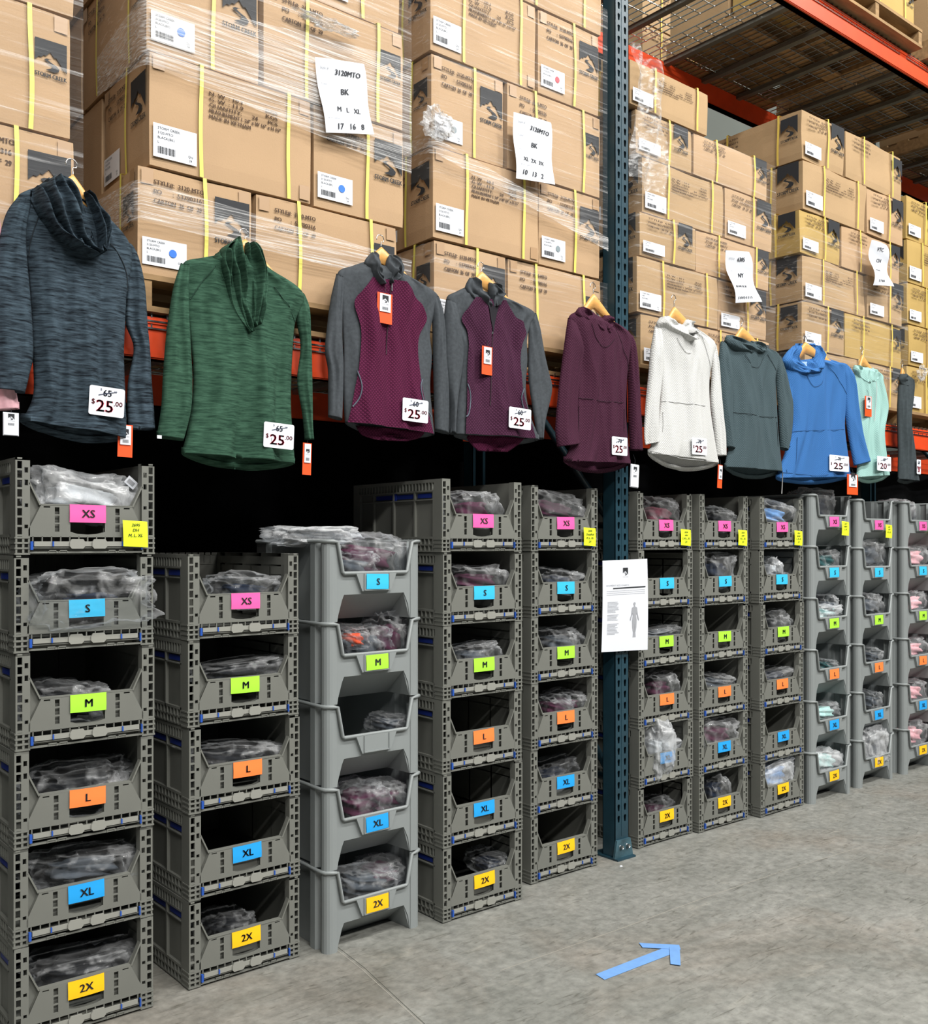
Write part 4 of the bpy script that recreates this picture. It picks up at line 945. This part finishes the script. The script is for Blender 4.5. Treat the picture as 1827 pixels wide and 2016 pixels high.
# 1 charcoal-blue cowl top
g, bd = garment('cowl_neck_top', 'charcoal blue heathered cowl-neck top, nearest the camera at the left', 'top', YG, 1.3,
 [(85, 365, 150, 385), (50, 376, 195, 415), (34, 390, 240, 458), (36, 430, 260, 495), (50, 500, 256, 545), (57, 560, 249, 580), (60, 625, 246, 640), (64, 700, 244, 700), (66, 770, 247, 780), (54, 808, 249, 832), (38, 828, 250, 864)],
 [([(36, 386, 62, 396), (10, 425, 52, 455), (-6, 500, 54, 515), (-14, 600, 62, 606), (-12, 690, 66, 694), (-8, 738, 58, 738), (-5, 766, 49, 775)], -.022),
  ([(236, 466, 262, 484), (242, 510, 272, 508), (247, 565, 285, 565), (247, 635, 291, 640), (263, 685, 295, 690), (252, 750, 299, 752), (250, 800, 303, 802), (253, 846, 305, 847)], .014)],
 [([(95, 352, 120, 349), (72, 372, 140, 362), (74, 405, 160, 395), (92, 440, 172, 428), (115, 468, 182, 460), (148, 493, 190, 488), (182, 509, 194, 503)], -.030, .040, 2.6),
  ([(60, 375, 96, 352), (62, 400, 100, 385), (78, 435, 118, 430), (100, 465, 145, 468), (140, 492, 172, 498)], -.018, .034, 2.0),
  ([(164, 378, 172, 380), (170, 400, 190, 402), (178, 425, 208, 428), (186, 450, 216, 452), (190, 480, 210, 476), (190, 505, 198, 502)], -.020, .030, 2.4)],
 HE1, th=.036, drop=.03, wr=.012)
DK = mat('dark_seam_thread', '1a2228', .9)
bd.line([(205, 478), (228, 505), (243, 540), (248, 575)], 'seam', DK, g); bd.line([(70, 432), (58, 470), (55, 505)], 'seam', DK, g)
price(bd, 162, 232, 765, 825, '65', '25', g, .05); hang_tag(232, 261, 836, 900, 2.925, g, .02)
place_origin(g, W(140, 380, YG))
hanger(143, 352, 45, 390, 252, 480, YG, (147, 314), 'wooden hanger holding the charcoal blue cowl-neck top')
# 2 green cowl top
g, bd = garment('cowl_neck_top', 'green heathered cowl-neck top, second hanging top from the left', 'top', YG, 4.1,
 [(440, 500, 505, 508), (400, 507, 545, 540), (364, 515, 586, 566), (360, 540, 599, 590), (366, 595, 582, 632), (372, 650, 577, 680), (380, 723, 574, 735), (378, 790, 573, 800), (368, 850, 577, 862), (357, 893, 581, 913)],
 [([(356, 518, 374, 524), (342, 562, 370, 566), (332, 620, 371, 620), (325, 680, 376, 690), (320, 750, 379, 752), (317, 803, 376, 808), (308, 861, 361, 868)], -.014),
  ([(584, 570, 600, 580), (582, 622, 609, 618), (592, 680, 611, 682), (585, 750, 612, 746), (596, 820, 613, 820), (601, 866, 615, 866)], .012)],
 [([(455, 478, 470, 465), (436, 490, 475, 485), (432, 515, 478, 515), (443, 555, 484, 552), (452, 595, 490, 592), (466, 630, 495, 625), (484, 659, 496, 652)], -.026, .036, 2.8),
  ([(484, 478, 500, 482), (484, 500, 512, 508), (488, 535, 530, 540), (492, 575, 528, 572), (495, 610, 514, 605), (490, 650, 504, 640)], -.022, .030, 2.6),
  ([(424, 500, 445, 488), (420, 516, 452, 508), (432, 545, 455, 540), (446, 570, 458, 570)], -.012, .026, 2.0)],
 HE2, th=.034, drop=.035, wr=.013)
DG = mat('dark_green_seam_thread', '1d3b2e', .9)
bd.line([(415, 528), (390, 560), (372, 590)], 'seam', DG, g); bd.line([(532, 568), (555, 600), (578, 634)], 'seam', DG, g)
price(bd, 502, 562, 835, 887, '65', '25', g, .04); hang_tag(596, 613, 872, 935, 2.93, g, .03)
b = MB(); q = W(314, 860, 2.885); b.box(-.007, .007, 0, .002, -.005, .005); b.build('cuff_label', PAPER, g, q)
place_origin(g, W(480, 500, YG))
hanger(482, 478, 372, 520, 590, 572, YG, (476, 450), 'wooden hanger holding the green cowl-neck top')
# 3 burgundy / grey jacket
def jacket(label, seed, rows, slv, col, panel, mq, zx, pockets, zip_open, hemx):
    g, bd = garment('quarter_zip_jacket', label, 'jacket', YG, seed, rows, slv, col, FLEECE, th=.032, drop=.03, wr=.011, m_col=FLEECE)
    bd.panel(panel, 'front_panel', mq, g)
    bd.line(zx, 'zip', mat('dark_zip_tape', '2a1420', .7), g, .0022)
    for pk in pockets: bd.line(pk, 'pocket_seam', mat('slate_piping', '515a66', .7), g, .0028)
    p = bd.at(*zip_open, .006); b = MB(); b.box(-.004, .004, -.003, .001, -.012, .004); b.box(-.002, .002, -.004, -.002, -.028, -.010); b.build('zip_pull', STEEL, g, p)
    return g, bd
g, bd = jacket('grey and bright burgundy quarter-zip jacket, tag at its chest', 8.8,
 [(722, 514, 788, 534), (695, 523, 820, 553), (665, 537, 862, 582), (668, 585, 857, 612), (673, 633, 846, 656), (676, 690, 850, 702), (675, 745, 847, 757), (676, 790, 850, 806), (679, 832, 855, 856)],
 [([(662, 539, 676, 546), (651, 590, 673, 590), (643, 650, 673, 650), (640, 690, 674, 692), (646, 727, 674, 730), (646, 780, 673, 784), (646, 820, 672, 828)], -.012),
  ([(850, 578, 866, 588), (852, 640, 873, 637), (853, 700, 877, 697), (854, 760, 882, 757), (856, 848, 884, 856)], -.008)],
 [([(731, 497, 738, 497), (718, 514, 744, 514), (721, 530, 748, 532), (729, 547, 752, 548), (742, 563, 757, 562)], -.012, .024, 1.8),
  ([(766, 502, 776, 504), (760, 516, 790, 526), (759, 534, 788, 542), (758, 548, 780, 553), (757, 561, 768, 562)], -.014, .026, 1.8)],
 [(722, 549, 784, 560), (704, 574, 809, 592), (690, 599, 831, 628), (702, 655, 814, 672), (697, 720, 816, 736), (688, 781, 826, 796), (680, 832, 846, 855)], BURG,
 [(757, 562), (754, 620), (751, 700)], [[(693, 732), (700, 760), (697, 785), (686, 802)], [(821, 748), (816, 765), (824, 800), (838, 822)]], (758, 562), None)
price(bd, 774, 825, 788, 835, '60', '25', g, .03); hang_tag(743, 772, 577, 637, bd.at(757, 600).y-.012, g, .02); hanger(750, 493, 672, 540, 855, 582, YG, (752, 463), 'wooden hanger holding the bright burgundy jacket')
Piece([(700, 838, 838, 850), (712, 856, 826, 862), (740, 866, 800, 869)], YG+.012, .006, 3, .004, nr=16, nc=16).build('back_hem', BURG, g).parent = g
place_origin(g, W(750, 500, YG))
# 4 plum / grey jacket
g, bd = jacket('grey and dark plum quarter-zip jacket with its zip half open', 12.4,
 [(924, 562, 985, 584), (898, 574, 1020, 598), (879, 587, 1052, 617), (885, 625, 1043, 640), (900, 665, 1036, 670), (905, 705, 1037, 712), (902, 760, 1034, 766), (896, 805, 1042, 815), (893, 856, 1062, 866)],
 [([(878, 589, 896, 596), (873, 640, 904, 640), (875, 700, 911, 690), (880, 750, 906, 746), (885, 800, 898, 800), (884, 852, 894, 856)], -.012),
  ([(1040, 610, 1055, 618), (1040, 655, 1063, 655), (1040, 700, 1072, 700), (1040, 735, 1080, 735), (1043, 770, 1087, 768), (1051, 820, 1076, 820), (1058, 864, 1066, 866)], .0)],
 [([(924, 547, 933, 547), (916, 566, 945, 566), (922, 583, 952, 582), (934, 598, 958, 595), (948, 608, 962, 604)], -.012, .024, 1.8),
  ([(962, 556, 974, 560), (962, 572, 989, 576), (964, 588, 987, 588), (967, 606, 978, 602)], -.014, .024, 1.8)],
 [(925, 588, 986, 594), (912, 608, 1005, 622), (902, 630, 1028, 655), (913, 660, 1015, 692), (911, 735, 1018, 765), (908, 800, 1032, 815), (906, 855, 1046, 864)], PLUMQ,
 [(958, 660), (955, 720), (953, 800)], [[(910, 757), (916, 785), (912, 815), (906, 822)], [(1021, 765), (1016, 785), (1024, 815), (1036, 835)]], (958, 655), None)
bd.panel([(948, 604, 972, 606), (954, 630, 966, 630), (958, 655, 961, 655)], 'neck_opening', mat('dark_lining', '15121a', .9), g, 20, 8, .0125)
price(bd, 977, 1021, 806, 849, '60', '25', g, .03); hang_tag(949, 969, 682, 738, bd.at(958, 700).y-.012, g, .02)
Piece([(915, 856, 1040, 862), (925, 872, 1020, 876), (940, 888, 1000, 890)], YG+.012, .006, 4, .004, nr=16, nc=16).build('back_hem', BURG, g)
place_origin(g, W(950, 560, YG))
hanger(948, 541, 885, 590, 1046, 616, YG, (942, 515), 'wooden hanger holding the dark plum jacket')
# 5-8 hoodies
def hoodie(label, seed, rows, slv, col, m, drop, pocket, neck, dark):
    g, bd = garment('pullover_hoodie', label, 'hoodie', YG, seed, rows, slv, col, m, th=.030, drop=drop, wr=.010)
    dk = mat(dark[0], dark[1], .9)
    for ln in pocket: bd.line(ln, 'pocket_seam', dk, g, .0013)
    for ln in neck: bd.line(ln, 'seam', dk, g, .0011)
    return g, bd
g, bd = hoodie('plum quilted pullover hoodie hanging partly in front of the teal post', 15.2,
 [(1142, 611, 1200, 629), (1121, 622, 1225, 645), (1119, 650, 1243, 664), (1130, 700, 1238, 708), (1136, 745, 1233, 747), (1135, 810, 1231, 815), (1124, 870, 1236, 874), (1109, 908, 1241, 914)],
 [([(1118, 626, 1134, 634), (1112, 668, 1148, 684), (1105, 720, 1146, 715), (1098, 780, 1138, 786), (1093, 845, 1138, 845), (1097, 880, 1140, 874)], -.014),
  ([(1235, 655, 1246, 664), (1236, 706, 1252, 705), (1238, 770, 1257, 770), (1239, 830, 1260, 830), (1241, 886, 1262, 888)], .012)],
 [([(1139, 605, 1150, 604), (1133, 618, 1163, 616), (1142, 632, 1180, 632), (1160, 646, 1192, 646), (1180, 660, 1196, 656)], -.012, .022, 1.8), ([(1190, 620, 1202, 624), (1180, 636, 1206, 638), (1182, 650, 1200, 650)], -.008, .020, 1.6)],
 PLUM, .045, [[(1136, 783), (1180, 792), (1219, 794)], [(1137, 800), (1136, 850)], [(1220, 806), (1221, 850)]], [[(1150, 640), (1160, 668), (1180, 686), (1196, 670)], [(1206, 650), (1222, 690), (1234, 730)]], ('plum_seam', '2a1020'))
price(bd, 1189, 1220, 861, 899, '70', '25', g, .0); hang_tag(1241, 1257, 914, 960, 2.91, g, .06, 'white'); place_origin(g, W(1170, 610, YG))
hanger(1168, 584, 1122, 626, 1240, 660, YG, (1182, 560), 'wooden hanger holding the plum hoodie')
g, bd = hoodie('white quilted pullover hoodie just right of the teal post', 18.6,
 [(1302, 634, 1362, 642), (1289, 642, 1386, 658), (1288, 665, 1408, 678), (1298, 710, 1401, 716), (1300, 745, 1396, 750), (1298, 800, 1398, 803), (1289, 850, 1406, 860), (1275, 893, 1415, 913)],
 [([(1289, 643, 1300, 648), (1281, 695, 1302, 700), (1277, 740, 1303, 736), (1271, 795, 1298, 796), (1268, 850, 1297, 850), (1270, 876, 1297, 869)], -.014),
  ([(1400, 672, 1409, 678), (1401, 740, 1416, 736), (1399, 790, 1420, 790), (1405, 850, 1424, 850), (1409, 897, 1425, 898)], .006)],
 [([(1301, 624, 1312, 623), (1293, 637, 1332, 636), (1300, 650, 1350, 650), (1322, 662, 1362, 662), (1345, 674, 1362, 670)], -.012, .026, 1.6), ([(1350, 629, 1363, 632), (1342, 644, 1366, 646), (1345, 658, 1362, 660)], -.008, .024, 1.6)],
 WHITE, .055, [[(1299, 790), (1340, 796), (1380, 800)], [(1300, 812), (1298, 850)]], [[(1320, 668), (1332, 690), (1345, 698), (1358, 680)], [(1370, 656), (1385, 700), (1396, 742)], [(1278, 888), (1340, 905), (1412, 910)]], ('pale_seam', 'b4b4b4'))
price(bd, 1344, 1374, 863, 898, '70', '25', g, 0); hang_tag(1413, 1422, 915, 961, 2.92, g, .06); place_origin(g, W(1330, 640, YG))
hanger(1327, 609, 1292, 646, 1404, 676, YG, (1332, 582), 'wooden hanger holding the white hoodie')
g, bd = hoodie('slate grey quilted pullover hoodie, no price card, between the white and blue ones', 21.5,
 [(1436, 664, 1496, 682), (1425, 672, 1516, 690), (1422, 698, 1535, 704), (1434, 745, 1527, 748), (1438, 790, 1527, 792), (1436, 860, 1531, 866), (1426, 920, 1539, 930)],
 [([(1419, 672, 1430, 676), (1415, 720, 1438, 724), (1417, 762, 1441, 762), (1421, 820, 1441, 824), (1428, 880, 1445, 884)], -.010),
  ([(1528, 696, 1539, 706), (1529, 760, 1551, 758), (1532, 800, 1559, 800), (1535, 850, 1557, 848), (1537, 882, 1547, 888)], -.016)],
 [([(1430, 660, 1442, 660), (1428, 672, 1465, 671), (1438, 685, 1486, 685), (1462, 696, 1496, 694)], -.012, .022, 1.8), ([(1478, 671, 1490, 674), (1476, 684, 1502, 684), (1480, 695, 1498, 696)], -.008, .020, 1.6)],
 SLATE, .045, [[(1438, 812), (1480, 820), (1520, 823)], [(1520, 832), (1521, 880)]], [[(1455, 700), (1468, 722), (1485, 724), (1494, 706)], [(1500, 700), (1515, 725), (1524, 760)]], ('slate_seam', '2b363b'))
place_origin(g, W(1460, 660, YG))
hanger(1460, 648, 1428, 676, 1530, 700, YG, (1452, 624), 'wooden hanger holding the slate hoodie')
g, bd = hoodie('bright blue quilted cowl top beside the slate hoodie', 25.1,
 [(1548, 712, 1622, 704), (1542, 722, 1650, 713), (1543, 745, 1670, 724), (1552, 785, 1667, 780), (1557, 840, 1662, 836), (1545, 890, 1667, 890), (1527, 942, 1674, 940)],
 [([(1541, 716, 1552, 724), (1541, 800, 1556, 800), (1540, 880, 1551, 880)], .01),
  ([(1656, 714, 1671, 722), (1662, 760, 1682, 758), (1665, 820, 1692, 818), (1672, 870, 1700, 868), (1681, 917, 1711, 906)], -.010)],
 [([(1562, 680, 1573, 681), (1547, 696, 1568, 696), (1540, 712, 1574, 712), (1550, 726, 1592, 724), (1572, 736, 1612, 732)], -.016, .026, 1.8), ([(1600, 678, 1612, 682), (1602, 694, 1618, 696), (1598, 712, 1618, 714), (1592, 728, 1612, 728)], -.012, .024, 1.6), ([(1566, 676, 1604, 676), (1564, 684, 1608, 684), (1562, 694, 1610, 694)], .022, .012, 1.6)],
 BLUEK, .035, [[(1556, 850), (1600, 848), (1656, 846)], [(1560, 862), (1556, 920)]], [[(1578, 740), (1590, 762), (1604, 756), (1610, 736)], [(1620, 722), (1645, 750), (1664, 782)], [(1530, 930), (1600, 936), (1672, 930)]], ('blue_seam', '27507f'))
bd.line([(1541, 925), (1541, 930)], 'seam', mat('blue_seam', '27507f'), g)
MB().tube([W(1541, 930, 2.91), W(1540, 950, 2.912), W(1539, 972, 2.91)], .0022, 5).build('drawcord', mat('grey_drawcord', '9a9a98', .7), g)
b = MB(); b.grid(lambda u, v: W(1572+26*u, 712+10*v, 2.905+.0*v), 4, 4); b.build('neck_lining', mat('pale_blue_lining', '9ab4dc', .8), g)
price(bd, 1617, 1656, 897, 930, '70', '25', g, .0); hang_tag(1668, 1689, 934, 974, 2.905, g, .0); place_origin(g, W(1590, 700, YG))
hanger(1585, 678, 1548, 712, 1660, 716, YG-.012, (1580, 664), 'wooden hanger holding the blue top')
g, bd = garment('sleeveless_vest', 'pale mint sleeveless quilted vest behind the blue top', 'vest', YG, 31.0,
 [(1692, 722, 1724, 728), (1683, 727, 1737, 740), (1681, 748, 1738, 752), (1686, 800, 1747, 800), (1685, 850, 1740, 850), (1688, 900, 1745, 898), (1686, 940, 1751, 936)], [],
 [([(1682, 719, 1692, 720), (1681, 730, 1705, 731), (1690, 742, 1714, 744), (1700, 754, 1716, 755)], -.010, .020, 1.6), ([(1716, 724, 1728, 730), (1712, 738, 1732, 742), (1708, 752, 1722, 752)], -.008, .018, 1.6)], MINT, th=.026, drop=.04, wr=.009)
bd.line([(1712, 752), (1712, 800), (1710, 830)], 'zip', mat('pale_seam', 'b4b4b4'), g, .0016)
price(bd, 1710, 1738, 899, 929, '60', '20', g, 0); hang_tag(1703, 1716, 780, 820, bd.at(1710, 800).y-.012, g, 0); place_origin(g, W(1710, 730, YG))
hanger(1697, 703, 1684, 728, 1732, 736, YG, (1695, 682), 'wooden hanger holding the mint vest')
g, bd = garment('sleeveless_vest', 'dark grey sleeveless vest turned edge-on near the right edge', 'vest', YG, 34.0,
 [(1776, 738, 1786, 740), (1771, 752, 1794, 756), (1768, 790, 1795, 792), (1768, 840, 1792, 840), (1769, 890, 1797, 890), (1768, 944, 1803, 948)], [],
 [([(1772, 736, 1780, 737), (1770, 748, 1788, 750), (1776, 760, 1790, 762)], -.010, .018, 1.4)], DGREY, th=.032, drop=.02, wr=.012)
price(bd, 1791, 1799, 905, 935, '60', '20', g, 0); place_origin(g, W(1784, 745, YG))
hanger(1776, 728, 1770, 745, 1796, 770, YG, (1776, 710), 'wooden hanger holding the dark grey vest')
b = MB()
